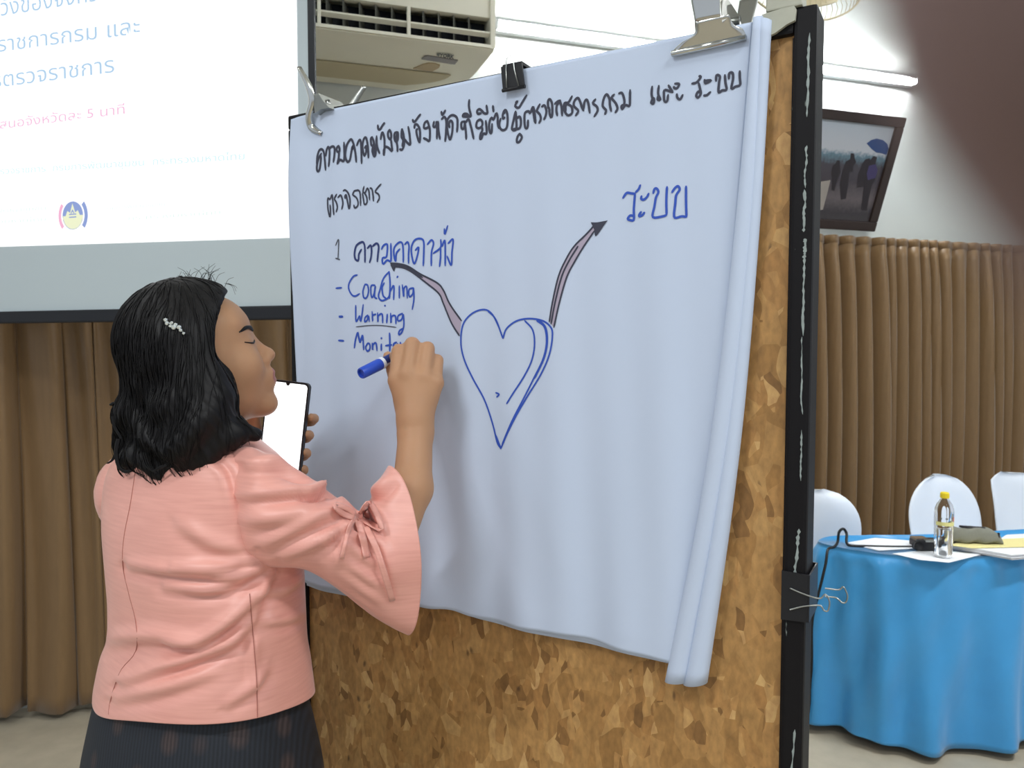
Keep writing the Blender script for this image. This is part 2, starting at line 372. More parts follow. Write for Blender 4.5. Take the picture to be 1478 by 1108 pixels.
# ---- ceiling fan with a round guard, only its lower rim shows above the board corner
M_fan = mat('fan cream', srgb(206, 194, 160), 0.4)
fc = P(1160, -34, 2.9); fr = 0.225
FMx = Matrix.Translation(Vector(fc)) @ Matrix.Rotation(math.radians(62), 4, 'X')
e = empty('ceiling_fan', FMx, 'cream ceiling fan with round wire guard above the right board corner', 'fan')
for k in range(64):
    t = k * 2 * math.pi / 64
    MB().tube([(0.09 * math.cos(t), 0.09 * math.sin(t), 0.062), (0.17 * math.cos(t), 0.17 * math.sin(t), 0.055), (fr * 0.97 * math.cos(t), fr * 0.97 * math.sin(t), 0.025), (fr * math.cos(t), fr * math.sin(t), -0.01)], 0.0014, 4).out('guard_wire', M_fan, e, smooth=True)
tt = np.linspace(0, 2 * math.pi, 49)
MB().tube(np.stack([fr * np.cos(tt), fr * np.sin(tt), 0 * tt - 0.01], -1), 0.004, 6, cap=False).out('guard_rim', M_fan, e, smooth=True)
MB().lathe([(0.001, -0.10), (0.07, -0.09), (0.085, -0.03), (0.085, 0.05), (0.09, 0.066), (0.001, 0.072)], 32).out('motor_housing', M_fan, e, smooth=True)
for k in range(3):
    t0 = k * 2 * math.pi / 3 + 0.4; rows = []
    for r_ in np.linspace(0.07, 0.205, 8):
        wd = 0.55 - 0.6 * abs(r_ - 0.15)
        rows.append([(r_ * math.cos(t0 + a_), r_ * math.sin(t0 + a_), 0.028 + 0.03 * a_) for a_ in np.linspace(-wd, wd, 7)])
    solidify(MB().grid(rows).out('blade', M_fan, e, smooth=True), 0.003)
inv = FMx.inverted(); a_ = inv @ Vector(fc + np.array((0, 0.07, 0.05))); b_ = inv @ Vector((fc[0], fc[1] + 0.1, CEIL))
MB().tube([a_[:], b_[:]], 0.013, 8).out('down_rod', M_fan, e, smooth=True)
cz = inv @ Vector((fc[0], fc[1] + 0.1, CEIL - 0.03)); MB().tube([cz[:], b_[:]], 0.06, 20).out('ceiling_rose', M_fan, e, smooth=True)

# ---- projection screen, hung from the ceiling a little in front of the wall
M_scr = mat('matte white screen', srgb(200, 212, 216), 0.9)
M_lit = mat('projected slide', (.05, .05, .05), 0.9, spec=0.0, emit=(1, 1, 1), es=1.02)  # emission stands in for the projector's light on the cloth
SR = P(450, 440, 2.25); SL_dir = None
# right edge at pixel column 447, eye-level vanishing point about pixel -2200 to the left
vp = unit(ray(-2200, 497) * (1, 1, 0)); SX = -vp; SNV = np.array((-SX[1], SX[0], 0))     # SX left->right, SNV away from the viewer
SW, SHT = 1.80, 1.72
sb = SR.copy()
SM = Matrix(((SX[0], SNV[0], 0, sb[0]), (SX[1], SNV[1], 0, sb[1]), (0, 0, 1, sb[2]), (0, 0, 0, 1)))   # local origin: lower right corner of the cloth
e = empty('projection_screen', SM, 'large white projection screen with black border showing a projected slide', 'screen')
MB().box((-SW, 0, 0.0), (0.0, 0.004, SHT)).out('cloth', M_scr, e)
bw = 0.022
M_bord = mat('screen border black', srgb(26, 28, 34), 0.5)
MB().box((0.0, -0.002, -0.04), (bw, 0.006, SHT)).out('border_strip', M_bord, e)
MB().box((-SW - bw, -0.002, -0.04), (-SW, 0.006, SHT)).out('border_strip', M_bord, e)
MB().box((-SW, -0.012, -0.042), (0.0, 0.016, 0.0), 0.006).out('bottom_bar', M_bord, e)
MB().box((-SW - 0.06, -0.05, SHT), (0.06, 0.05, SHT + 0.10), 0.01).out('roller_case', M_fix, e)
for x in (-SW + 0.1, -0.1): MB().tube([(x, 0, SHT + 0.1), (x, 0, CEIL - sb[2])], 0.005, 6).out('hanger', M_fix, e)
def scr(px, py, y=-0.001):
    q = onplane(px, py, sb + SNV * y, SNV) - sb; return np.array((float(q @ SX), y, float(q[2])))
xl = -SW + 0.05
e_l = scr(0, 356); e_r = scr(418, 343); zl = lambda x: e_l[2] + (e_r[2] - e_l[2]) * (x - e_l[0]) / (e_r[0] - e_l[0])
x_r2 = scr(430, 200)[0]
lp = [(xl, zl(xl)), (x_r2, zl(x_r2)), (x_r2 + 0.004, SHT - 0.03), (xl, SHT - 0.03)]
slide = MB().prism(lp, -0.0012, 0.0).out('projected_slide', M_lit, e)
def ink(name, c): return mat(name, (.05, .05, .05), 0.9, spec=0.0, emit=c, es=0.80)  # inks glow as well, projector light put into their colour
I_blue = ink('slide blue', srgb(176, 208, 236)); I_pink = ink('slide pink', srgb(244, 190, 220)); I_cyan = ink('slide cyan', srgb(206, 240, 246)); I_green = ink('slide pale green', srgb(226, 246, 240))
I_navy = ink('slide emblem blue', srgb(140, 160, 214)); I_yel = ink('slide emblem yellow', srgb(240, 244, 206)); I_rose = ink('slide emblem rose', srgb(246, 182, 212))
def slide_text(name, txt, p0, p1, hpx, m, prefix=''):
    """txt runs from pixel p0 to p1; an optional prefix continues it to the left at the same size"""
    a = scr(*p0, -0.0018); b_ = scr(*p1, -0.0018); u_ = unit(b_ - a); w_ = float(np.linalg.norm(b_ - a))
    hh = float(np.linalg.norm(scr(p0[0], p0[1] - hpx) - scr(*p0)))
    if prefix:
        v1, _ = text_mesh(txt); v2, _ = text_mesh(prefix + txt); r_ = np.ptp(v2[:, 0]) / np.ptp(v1[:, 0]); a = b_ - u_ * w_ * r_; w_ *= r_
    return place_text(name, txt if not prefix else prefix + txt, m, slide, a, u_, np.array((0, 0, 1.0)), w_, hh)
slide_text('slide_lettering', 'วังของจังหวัด', (1, 23), (160, -2), 24, I_blue, 'คาดห')
slide_text('slide_lettering', 'ราชการกรม และ', (-3, 75), (202, 48), 22, I_blue, 'ผู้ตรวจ')
slide_text('slide_lettering', 'ตรวจราชการ', (5, 125), (165, 104), 22, I_blue, 'การ')
slide_text('slide_lettering', 'สนอจังหวัดละ 5 นาที', (0, 186), (180, 164), 13, I_pink, 'เ')
slide_text('slide_lettering', 'สำนักตรวจราชการ  กรมการพัฒนาชุมชน  กระทรวงมหาดไทย', (-40, 254), (353, 230), 9, I_cyan)
slide_text('slide_lettering', 'กรมการพัฒนาชุมชน', (150, 303), (238, 297), 6, I_green)
slide_text('slide_lettering', 'กระทรวงมหาดไทย', (185, 318), (318, 309), 6, I_green)
slide_text('slide_lettering', 'กรมการพัฒนาชุมชน', (-50, 310), (66, 303), 6, I_green)
slide_text('slide_lettering', 'กระทรวงมหาดไทย', (-50, 325), (66, 319), 6, I_green)
ec = scr(105, 311, -0.0018); er = float(np.linalg.norm(scr(120, 311) - scr(105, 311)))
def arc(a0, a1, r0, r1, dx=0.0, n=18):
    a = np.linspace(math.radians(a0), math.radians(a1), n)
    return np.array([[(ec[0] + dx + r * math.cos(t), -0.0018, ec[2] + r * math.sin(t)) for t in a] for r in (r0, r1)])
MB().grid(arc(0, 180, 0.0001, er)).out('slide_emblem', I_navy, slide)
MB().grid(arc(180, 360, 0.0001, er)).out('slide_emblem', I_yel, slide)
MB().grid(arc(180, 360, er * 0.94, er * 1.0)).out('slide_emblem', I_navy, slide)
MB().grid(arc(140, 220, er * 1.12, er * 1.4)).out('slide_emblem', I_rose, slide)
MB().grid(arc(-40, 40, er * 1.12, er * 1.45)).out('slide_emblem', I_navy, slide)
house = [(-.75, -.1), (-.5, .35), (-.25, .2), (0, .85), (.25, .2), (.5, .35), (.75, -.1), (.6, -.35), (-.6, -.35)]
MB().prism([(ec[0] + a * er, ec[2] + b_ * er) for a, b_ in house], -0.0021, -0.0017).out('slide_emblem', I_yel, slide)
for yy in (-.1, .1):
    MB().prism([(ec[0] + a * er, ec[2] + (b_ + yy) * er) for a, b_ in ((-.35, -.05), (.35, -.05), (.35, .03), (-.35, .03))], -0.0024, -0.0018).out('slide_emblem', I_navy, slide)
MB().prism([(ec[0] + a * er, ec[2] + b_ * er) for a, b_ in ((-.2, .15), (0, .45), (.2, .15), (.1, .15), (0, .3), (-.1, .15))], -0.0024, -0.0018).out('slide_emblem', I_navy, slide)
# ================================================================ the pin board
TL = P(415, 167, 1.434); TR = P(1181, 11, 0.972)
BE = unit(TR - TL); BNH = unit(np.cross((0, 0, 1), BE)); BV = unit(np.cross(BE, BNH))
BN = np.cross(BV, BE)     # points away from the viewer
if BN @ FW < 0: BN = -BN
BMn = np.eye(4); BMn[:3, 0] = BE; BMn[:3, 1] = BN; BMn[:3, 2] = BV; BMn[:3, 3] = TL
BMAT = Matrix([list(r) for r in BMn]); BWID = float(np.linalg.norm(TR - TL))
def bl(px, py, y=0.0):     # pixel -> board local (s, y, t) on the plane y
    p = onplane(px, py, TL + BN * y, BN) - TL
    return np.array((p @ BE, p @ BN, p @ BV))
def bw_(s, y, t): return TL + BE * s + BN * y + BV * t

def osb():
    m = bpy.data.materials.new('pressed wood flakes'); m.use_nodes = True; nt = m.node_tree; b = nt.nodes['Principled BSDF']; L_ = nt.links.new
    b.inputs['Roughness'].default_value = 0.62
    tc = nt.nodes.new('ShaderNodeTexCoord')
    def vor(scale, rot, sc, seed):
        mp = nt.nodes.new('ShaderNodeMapping'); mp.inputs['Rotation'].default_value = (0, rot, 0); mp.inputs['Scale'].default_value = sc; mp.inputs['Location'].default_value = (seed, 0, seed * 2)
        nz = nt.nodes.new('ShaderNodeTexNoise'); nz.inputs['Scale'].default_value = 9; L_(tc.outputs['Object'], nz.inputs[0])
        mx = nt.nodes.new('ShaderNodeMix'); mx.data_type = 'RGBA'; mx.inputs[0].default_value = 0.05
        L_(tc.outputs['Object'], mx.inputs[6]); L_(nz.outputs[1], mx.inputs[7]); L_(mx.outputs[2], mp.inputs[0])
        v = nt.nodes.new('ShaderNodeTexVoronoi'); v.voronoi_dimensions = '3D'; v.inputs['Scale'].default_value = scale; L_(mp.outputs[0], v.inputs[0])
        return v
    v1 = vor(40, 0.45, (1.0, 0.2, 0.55), 1.3); v2 = vor(78, -0.5, (1.0, 0.2, 0.45), 4.1); v3 = vor(42, 0.9, (1.1, 0.2, 0.6), 7.7)
    def ramp(src, stops, const=False):
        r = nt.nodes.new('ShaderNodeValToRGB'); r.color_ramp.interpolation = 'CONSTANT' if const else 'LINEAR'
        sp = nt.nodes.new('ShaderNodeSeparateColor'); L_(src, sp.inputs[0]); L_(sp.outputs[0], r.inputs[0])
        el = r.color_ramp.elements; el[0].position, el[0].color = stops[0]; el[1].position, el[1].color = stops[-1]
        for p_, c_ in stops[1:-1]: q = el.new(p_); q.color = c_
        return r
    r1 = ramp(v1.outputs['Color'], [(0, srgb(156, 114, 62)), (0.3, srgb(176, 132, 76)), (0.6, srgb(182, 138, 82)), (0.85, srgb(164, 120, 66)), (1, srgb(198, 156, 98))])
    r2 = ramp(v2.outputs['Color'], [(0, srgb(132, 94, 50)), (0.2, srgb(168, 122, 68)), (0.55, srgb(180, 134, 78)), (0.8, srgb(190, 146, 88)), (1, srgb(208, 166, 108))])
    m1 = nt.nodes.new('ShaderNodeMix'); m1.data_type = 'RGBA'
    s3 = ramp(v3.outputs['Color'], [(0, (0, 0, 0, 1)), (0.5, (1, 1, 1, 1))], True); L_(s3.outputs[0], m1.inputs[0]); L_(r1.outputs[0], m1.inputs[6]); L_(r2.outputs[0], m1.inputs[7])
    # knots and bark specks
    vk = vor(40, 0.5, (1.0, 0.3, 0.5), 9.2); rk = nt.nodes.new('ShaderNodeValToRGB'); L_(vk.outputs['Distance'], rk.inputs[0]); rk.color_ramp.elements[0].position = 0.05; rk.color_ramp.elements[0].color = (1, 1, 1, 1); rk.color_ramp.elements[1].position = 0.15; rk.color_ramp.elements[1].color = (0, 0, 0, 1)
    nk = nt.nodes.new('ShaderNodeTexNoise'); nk.inputs['Scale'].default_value = 8; L_(tc.outputs['Object'], nk.inputs[0]); gk = nt.nodes.new('ShaderNodeMath'); gk.operation = 'GREATER_THAN'; gk.inputs[1].default_value = 0.52; L_(nk.outputs[0], gk.inputs[0])
    mk = nt.nodes.new('ShaderNodeMath'); mk.operation = 'MULTIPLY'; L_(rk.outputs[0], mk.inputs[0]); L_(gk.outputs[0], mk.inputs[1])
    mk2 = nt.nodes.new('ShaderNodeMath'); mk2.operation = 'MULTIPLY'; mk2.inputs[1].default_value = 0.75; L_(mk.outputs[0], mk2.inputs[0])
    m2 = nt.nodes.new('ShaderNodeMix'); m2.data_type = 'RGBA'; L_(mk2.outputs[0], m2.inputs[0]); L_(m1.outputs[2], m2.inputs[6]); m2.inputs[7].default_value = srgb(74, 50, 30)
    # fine grain
    ng = nt.nodes.new('ShaderNodeTexNoise'); ng.inputs['Scale'].default_value = 120; ng.inputs['Detail'].default_value = 5; mpg = nt.nodes.new('ShaderNodeMapping'); mpg.inputs['Scale'].default_value = (1, 1, 0.5); L_(tc.outputs['Object'], mpg.inputs[0]); L_(mpg.outputs[0], ng.inputs[0])
    m3 = nt.nodes.new('ShaderNodeMix'); m3.data_type = 'RGBA'; m3.blend_type = 'OVERLAY'; m3.inputs[0].default_value = 0.5; L_(m2.outputs[2], m3.inputs[6]); L_(ng.outputs[0], m3.inputs[7]); L_(m3.outputs[2], b.inputs['Base Color'])
    bp = nt.nodes.new('ShaderNodeBump'); bp.inputs['Strength'].default_value = 0.25; bp.inputs['Distance'].default_value = 0.001; L_(v2.outputs['Distance'], bp.inputs['Height']); L_(bp.outputs[0], b.inputs['Normal'])
    return m
def worn_black():
    m = bpy.data.materials.new('worn black paint'); m.use_nodes = True; nt = m.node_tree; b = nt.nodes['Principled BSDF']; L_ = nt.links.new
    b.inputs['Roughness'].default_value = 0.55; b.inputs['Specular IOR Level'].default_value = 0.2
    tc = nt.nodes.new('ShaderNodeTexCoord'); mp = nt.nodes.new('ShaderNodeMapping'); mp.inputs['Scale'].default_value = (1, 1, 0.18); L_(tc.outputs['Object'], mp.inputs[0])
    n = nt.nodes.new('ShaderNodeTexNoise'); n.inputs['Scale'].default_value = 90; n.inputs['Detail'].default_value = 5; L_(mp.outputs[0], n.inputs[0])
    r = nt.nodes.new('ShaderNodeValToRGB'); r.color_ramp.elements[0].position = 0.70; r.color_ramp.elements[0].color = srgb(19, 17, 19); r.color_ramp.elements[1].position = 0.735; r.color_ramp.elements[1].color = srgb(140, 148, 142); L_(n.outputs[0], r.inputs[0])
    L_(r.outputs[0], b.inputs['Base Color']); return m
M_osb = osb(); M_fr = worn_black(); M_chip = mat('bare chipped edge', srgb(150, 160, 156), 0.6, noise_s=90, noise_a=0.3)
board = empty('pin_board', BMAT, 'tall pressed-wood pin board in a worn black wooden frame', 'board')
BH = 1.46; PWD = BWID - float(bl(1137, 500)[0]); TH = 0.045
dn = -float(TL[2]) / float(BV[2])       # local t of the floor, roughly
MB().box((0.015, 0.010, -BH + 0.01), (BWID - 0.02, 0.024, -0.012)).out('panel', M_osb, board)
XR0 = BWID - PWD
def rail(lo, hi, nm='frame_rail'): return MB().box(lo, hi, 0.004).out(nm, M_fr, board)
rail((0, 0, -0.026), (BWID - PWD, TH, 0.0)); rail((0, 0, -BH), (BWID - PWD, TH, -BH + 0.04))
rail((0, 0, -BH + 0.04), (0.03, TH, -0.026), 'frame_post')
pr = MB().box((XR0, -0.002, -BH), (BWID, TH + 0.012, 0.006), 0.005); pr.box((XR0 - 0.002, 0.004, -BH), (XR0 + 0.001, 0.03, -0.03), 0.0008)
pr.out('frame_post', M_fr, board)
# bare wood where the arris of the right post has lost its paint
mb = MB(); r_ = np.random.default_rng(4); t = -0.03; cnt = 0
while t > -1.2:
    ln = float(r_.uniform(0.02, 0.11)); w = float(r_.uniform(0.0009, 0.0022)) * (1.9 if -0.14 < t < -0.04 else 1.0)
    x = BWID - 0.011 + float(r_.uniform(-0.002, 0.002)); nseg = 22
    if r_.random() < 0.72:
        zz = np.linspace(t, t - ln, nseg); ww = w * r_.uniform(0.25, 1.35, nseg); ww[0] = ww[-1] = 0.0002; x = x + np.cumsum(r_.normal(0, 0.00035, nseg))
        rows = [[(x[i] - ww[i], -0.0024, zz[i]), (x[i] + ww[i] * 0.8, -0.0024, zz[i])] for i in range(nseg)]
        mb.grid(rows)
    t -= ln * float(r_.uniform(0.8, 1.25))
tag(mb.out('bare_paint_chips', M_chip, board), kind='stuff')
# legs and feet below the frame
for x in (0.02, BWID - PWD):
    MB().box((x, 0.003, dn + 0.03), (x + 0.04, TH, -BH), 0.004).out('leg', M_fr, board)
    MB().box((x - 0.004, -0.09, dn + 0.002), (x + 0.044, 0.36, dn + 0.036), 0.006).out('foot', M_fr, board)

# ---- masking tape on the upper right corner
M_tape = mat('masking tape', srgb(176, 176, 160), 0.55, noise_s=40, noise_a=0.15)
tp = [bl(1100, 22, -0.004), bl(1146, 8, -0.004), bl(1150, 14, -0.004), bl(1148, 30, -0.004), bl(1136, 36, -0.004), bl(1120, 48, -0.004), bl(1112, 52, -0.004), bl(1104, 40, -0.004)]
e = empty('masking_tape', BMAT @ Matrix.Translation(Vector(tp[0])), 'crumpled pale masking tape stuck over the top right corner of the board', 'tape')
MB().prism([(p_[0] - tp[0][0], p_[2] - tp[0][2]) for p_ in tp], -0.0025, 0.003).out('tape_strip', M_tape, e)
MB().box((0.005, -0.003, 0.002), (0.05, 0.03, 0.0205), 0.002).out('tape_fold', M_tape, e)

# ================================================================ flip chart paper
M_paper = mat('flip chart paper', srgb(200, 212, 232), 0.8, spec=0.2, noise_s=3, noise_a=0.012, bump=0.06, bump_s=25)
def ypap(s, t):
    s = np.asarray(s, float); t = np.asarray(t, float); h = np.clip(-t / 0.85, 0, 1); u = s / BWID
    y = -0.004 - 0.010 * h * h
    y -= 0.0042 * h ** 1.5 * np.sin(2 * math.pi * (u * 5.2 + 0.25 * h)) * sstep(0.02, 0.2, u)
    y -= 0.0022 * h * np.sin(2 * math.pi * (u * 11.0 + 0.9 - 0.6 * h))
    y -= 0.004 * np.exp(-((u - 0.03) / 0.05) ** 2) * np.sin(h * 9)
    y -= 0.0015 * np.exp(-((u - 0.12) / 0.08) ** 2) * np.exp(-((h - 0.1) / 0.1) ** 2) * np.sin(u * 60)
    return np.minimum(y, -0.0032)
def edge(pts, n): return catmull([bl(*p, -0.006)[[0, 2]] for p in pts], n)
NU, NV = 150, 120
topE = edge([(419, 172), (455, 162), (650, 121), (850, 79), (1000, 48), (1085, 31)], NU)
botE = edge([(443, 838), (480, 849), (540, 861), (612, 873), (652, 877), (690, 889), (760, 904), (830, 916), (900, 935), (972, 952)], NU)
lefE = edge([(419, 172), (417, 260), (420, 400), (427, 560), (436, 720), (443, 838)], NV)
rigE = edge([(1085, 31), (1072, 200), (1048, 480), (1020, 700), (995, 850), (972, 952)], NV)
U = np.linspace(0, 1, NU)[None, :, None]; V = np.linspace(0, 1, NV)[:, None, None]
ST = (1 - V) * topE[None] + V * botE[None] + (1 - U) * lefE[:, None] + U * rigE[:, None] \
    - ((1 - U) * (1 - V) * topE[0] + U * (1 - V) * topE[-1] + (1 - U) * V * botE[0] + U * V * botE[-1])
sheet = np.zeros((NV, NU, 3)); sheet[..., 0] = ST[..., 0]; sheet[..., 2] = ST[..., 1]; sheet[..., 1] = ypap(ST[..., 0], ST[..., 1])
paper = empty('flip_chart_paper', BMAT, 'large white flip chart sheets with handwriting and a drawn heart, clipped to the board', 'paper')
solidify(MB().grid(sheet).out('top_sheet', M_paper, paper, smooth=True), 0.0003, 0)
for k in range(2):
    s2 = sheet.copy(); s2[..., 1] = s2[..., 1] * (0.72 - 0.25 * k) + 0.0
    s2[..., 2] -= (V[..., 0] ** 8) * (0.0045 + 0.004 * k) * (0.6 + 0.5 * np.sin(9 * U[..., 0] + k)); s2[..., 1] = np.minimum(s2[..., 1], -0.0025 + 0.001 * k)
    s2[..., 0] += 0.002 * (k + 1) * (U[..., 0] ** 6)
    solidify(MB().grid(s2).out('under_sheet', M_paper, paper, smooth=True), 0.0003, 0)
# the rolled right edges: open scrolls widening downwards
def scroll(leftp, rightp, a0, a1, y0, name, bulge=1.0):
    n = 50; l = edge(leftp, n); r = edge(rightp, n); ang = np.linspace(math.radians(a0), math.radians(a1), 26); rows = []
    for i in range(n):
        c = (l[i] + r[i]) / 2; hw = (r[i] - l[i]) / 2; rad = np.linalg.norm(hw); yb = y0 * (0.35 + 0.65 * i / n) - 0.004
        spir = np.linspace(0.86, 1.0, len(ang))
        wob = 1 + 0.03 * math.sin(i * 0.23)
        rows.append([(c[0] + hw[0] * math.cos(a_) * sp, yb - rad * bulge * wob * math.sin(a_) * sp, c[1] + hw[1] * math.cos(a_) * sp) for a_, sp in zip(ang, spir)])
    solidify(MB().grid(rows).out(name, M_paper, paper, smooth=True), 0.0004, 0)
scroll([(1087, 27), (1066, 280), (1036, 560), (1006, 760), (962, 979)], [(1104, 24), (1092, 280), (1066, 560), (1036, 760), (996, 981)], 25, 235, -0.010, 'rolled_edge', 0.75)
scroll([(1097, 27), (1082, 280), (1055, 560), (1028, 760), (988, 984)], [(1115, 30), (1101, 280), (1079, 560), (1056, 760), (1024, 983)], -55, 172, -0.006, 'rolled_edge', 0.9)

# ---------------------------------------------------------------- handwriting (traced strokes laid on the sheet)
M_bk = mat('black marker ink', srgb(58, 60, 76), 0.6); M_bl = mat('blue marker ink', srgb(48, 84, 184), 0.6); M_dkb = mat('dark blue marker ink', srgb(44, 58, 112), 0.6)
M_gr = mat('grey marker ink', srgb(84, 88, 100), 0.6); M_mauve = mat('pink hatching', srgb(176, 164, 182), 0.7)
def stroke_strip(mb, pts, wpx, dy=-0.0009):
    pts = np.asarray(pts, float)
    seg = np.linalg.norm(np.diff(pts, axis=0), axis=1).sum()
    n = max(3, int(seg / 2.2)); c = catmull(pts, max(n, 3 * len(pts)))
    q = np.array([bl(*p_, -0.006) for p_ in c]); sc = float(np.dot(bw_(*q[0]) - CAM, FW)) / FPX
    st = q[:, [0, 2]]; tg = np.gradient(st, axis=0); tg /= np.linalg.norm(tg, axis=1)[:, None] + 1e-9
    nr = np.stack([-tg[:, 1], tg[:, 0]], -1); hw = np.full(len(st), wpx * sc / 2); hw[0] *= .55; hw[-1] *= .55
    st = np.vstack([st[0] - tg[0] * hw[0] * .8, st[1:-1], st[-1] + tg[-1] * hw[-1] * .8]) if len(st) > 2 else st
    A = st + nr * hw[:, None]; B = st - nr * hw[:, None]
    rows = [[(a[0], ypap(a[0], a[1]) + dy, a[1]), (b_[0], ypap(b_[0], b_[1]) + dy, b_[1])] for a, b_ in zip(A, B)]
    mb.grid(rows)
def write(name, x0, y0, sc, w, m, strokes, label=None):
    mb = MB()
    for s_ in strokes: stroke_strip(mb, [(x0 + a * sc, y0 + b_ * sc) for a, b_ in s_], w)
    o_ = mb.out(name, m, paper); o_['kind'] = 'stuff'
    return o_
S = 160 / 1477
write('heading_writing', 445, 150, S, 3.7, M_bk, [
 [(168,655),(130,720),(110,800),(108,870),(122,895),(142,870),(155,780),(162,690)], [(106,800),(112,700),(135,620),(170,600),(200,640),(215,750),(226,880)],
 [(230,690),(240,610),(265,572),(282,620),(280,740),(270,830)], [(287,592),(302,575),(330,565),(352,590),(350,680),(336,775)],
 [(402,555),(380,590),(385,630),(410,640),(416,600),(402,555)], [(410,640),(405,720),(390,795),(420,742),(465,760),(476,680),(470,510)],
 [(500,755),(485,680),(500,560),(540,482),(570,475),(600,560),(620,680),(628,770)], [(500,740),(515,770),(545,740),(560,650),(578,560),(582,600)],
 [(635,550),(660,490),(685,480),(695,560),(700,680),(702,790)], [(740,690),(720,620),(715,540),(735,460),(765,450),(785,540),(795,640),(797,715)], [(742,690),(765,640),(766,560),(745,585)],
 [(852,440),(830,460),(835,540),(857,560),(850,620),(870,690),(890,680),(900,560),(905,425)], [(850,450),(870,520),(868,680)], [(905,430),(912,560),(945,655)],
 [(920,280),(930,335),(955,330),(985,280),(1010,250)], [(960,470),(970,400),(985,380),(1005,440),(1010,540),(1005,680)], [(1000,600),(1000,680)],
 [(1078,340),(1055,380),(1060,440),(1090,470),(1098,400),(1078,340)], [(1095,470),(1105,560),(1108,625),(1060,580),(1020,570),(1000,620)],
 [(1190,375),(1145,385),(1140,450),(1160,500),(1185,470),(1190,375)], [(1168,400),(1170,500),(1180,560),(1182,630)], [(1240,330),(1235,430),(1258,480),(1245,560)], [(1245,330),(1268,440),(1270,540),(1245,605),(1212,600)],
 [(1325,300),(1340,380),(1350,470),(1352,540),(1310,510),(1282,470)]])
write('heading_writing', 590, 110, S, 3.7, M_bk, [
 [(45,575),(60,605),(85,590),(120,540),(150,505)], [(70,690),(75,645),(105,640),(135,690),(145,760),(142,880)], [(112,700),(95,720),(105,790),(132,880)],
 [(242,590),(205,620),(195,680),(225,690),(260,660),(242,590)], [(265,650),(275,740),(268,855),(230,840),(190,820)],
 [(330,600),(320,660),(345,670),(382,600)], [(360,600),(370,700),(368,830)], [(385,600),(390,720),(410,835)],
 [(428,468),(440,510),(460,490),(482,450)], [(430,570),(470,540),(495,600),(490,760),(480,865)],
 [(540,680),(530,640),(548,590),(577,620),(575,740),(548,840),(525,790),(505,680),(510,580),(550,525),(600,520),(640,560),(645,650),(638,740)],
 [(722,600),(695,620),(700,690),(730,690),(742,610),(722,600)], [(740,600),(750,690),(757,760),(760,835)], [(745,620),(790,570),(815,640),(840,740),(858,830)],
 [(710,530),(730,500),(770,500),(800,530),(822,520),(802,440),(795,380),(800,310)], [(712,535),(760,535),(800,530)],
 [(950,570),(905,600),(895,670),(930,690),(970,660),(975,610),(950,570)], [(968,670),(975,720),(950,770),(945,830),(965,820),(990,760),(1030,765),(1030,680),(1020,590)],
 [(912,500),(905,460),(935,435),(970,460),(1000,490),(1042,490),(1037,440),(1030,385)], [(910,500),(960,490)],
 [(1105,630),(1100,740),(1080,750),(1065,680),(1075,590),(1100,550),(1125,575),(1160,490),(1180,540),(1180,620),(1195,690)], [(1115,390),(1125,470)],
 [(1275,480),(1250,500),(1250,560),(1275,545)], [(1220,560),(1200,640),(1220,700),(1260,715),(1300,680),(1312,580),(1305,490),(1280,445),(1248,490)]])
write('heading_writing', 730, 110, 190 / 1478, 3.7, M_bk, [
 [(105,295),(125,280),(100,330),(140,350),(180,290),(230,210)], [(105,390),(85,480),(65,590),(112,590),(112,470),(105,390)], [(120,470),(150,450),(165,500),(150,580),(70,590)],
 [(150,640),(125,680),(120,735),(150,730),(175,680),(150,640)], [(245,490),(240,570),(215,575),(205,500),(210,410),(250,390),(270,410),(302,340),(320,420),(332,525)], [(300,345),(310,430),(325,520)],
 [(380,310),(350,370),(345,390),(380,430),(390,480),(370,525)], [(400,340),(430,325),(452,380),(445,440),(425,485)],
 [(485,350),(475,350),(470,280),(490,255),(515,300),(520,400),(510,460),(490,420),(485,350)], [(545,310),(580,280),(610,275),(572,320),(565,380),(575,440)], [(600,270),(620,330),(630,440)],
 [(740,220),(700,290),(655,300),(650,370),(690,435),(740,410),(735,340),(690,310)], [(700,300),(668,330),(668,400)], [(780,440),(810,385),(760,330),(770,270),(805,240),(830,280),(850,340),(870,385)],
 [(870,370),(880,290),(905,260),(925,310),(940,410)], [(1005,255),(975,300),(1020,340),(1027,390),(990,450)], [(1110,425),(1122,380),(1085,330),(1100,240),(1130,200),(1160,250),(1165,320),(1180,390)],
 [(1215,200),(1185,240),(1230,300),(1250,360),(1225,405)], [(1265,190),(1300,185),(1325,250),(1325,310),(1295,330),(1305,365),(1340,320),(1385,330),(1390,250),(1392,150)]])
write('heading_writing', 920, 80, 170 / 1478, 3.7, M_bk, [
 [(182,385),(175,480),(185,540),(170,590),(200,600),(205,540),(185,535)], [(265,375),(258,480),(285,550),(252,550),(258,500)], [(385,370),(440,460)], [(440,460),(340,430),(330,500),(337,570),(370,570),(382,490)],
 [(450,390),(470,410),(500,400),(520,355),(465,350)], [(490,480),(500,530),(535,545),(565,490)], [(680,350),(740,335),(792,270),(770,255)], [(765,340),(785,420),(792,480),(760,525),(735,500),(760,450),(787,470)],
 [(840,300),(850,345),(890,330),(920,310),(850,312)], [(830,500),(870,495),(915,455)], [(985,320),(990,245),(1032,260),(1022,340),(1017,460),(1060,435),(1115,425),(1102,340),(1095,240)],
 [(1145,290),(1150,220),(1190,215),(1197,290),(1177,410),(1230,385),(1285,365),(1282,280),(1280,190)]])
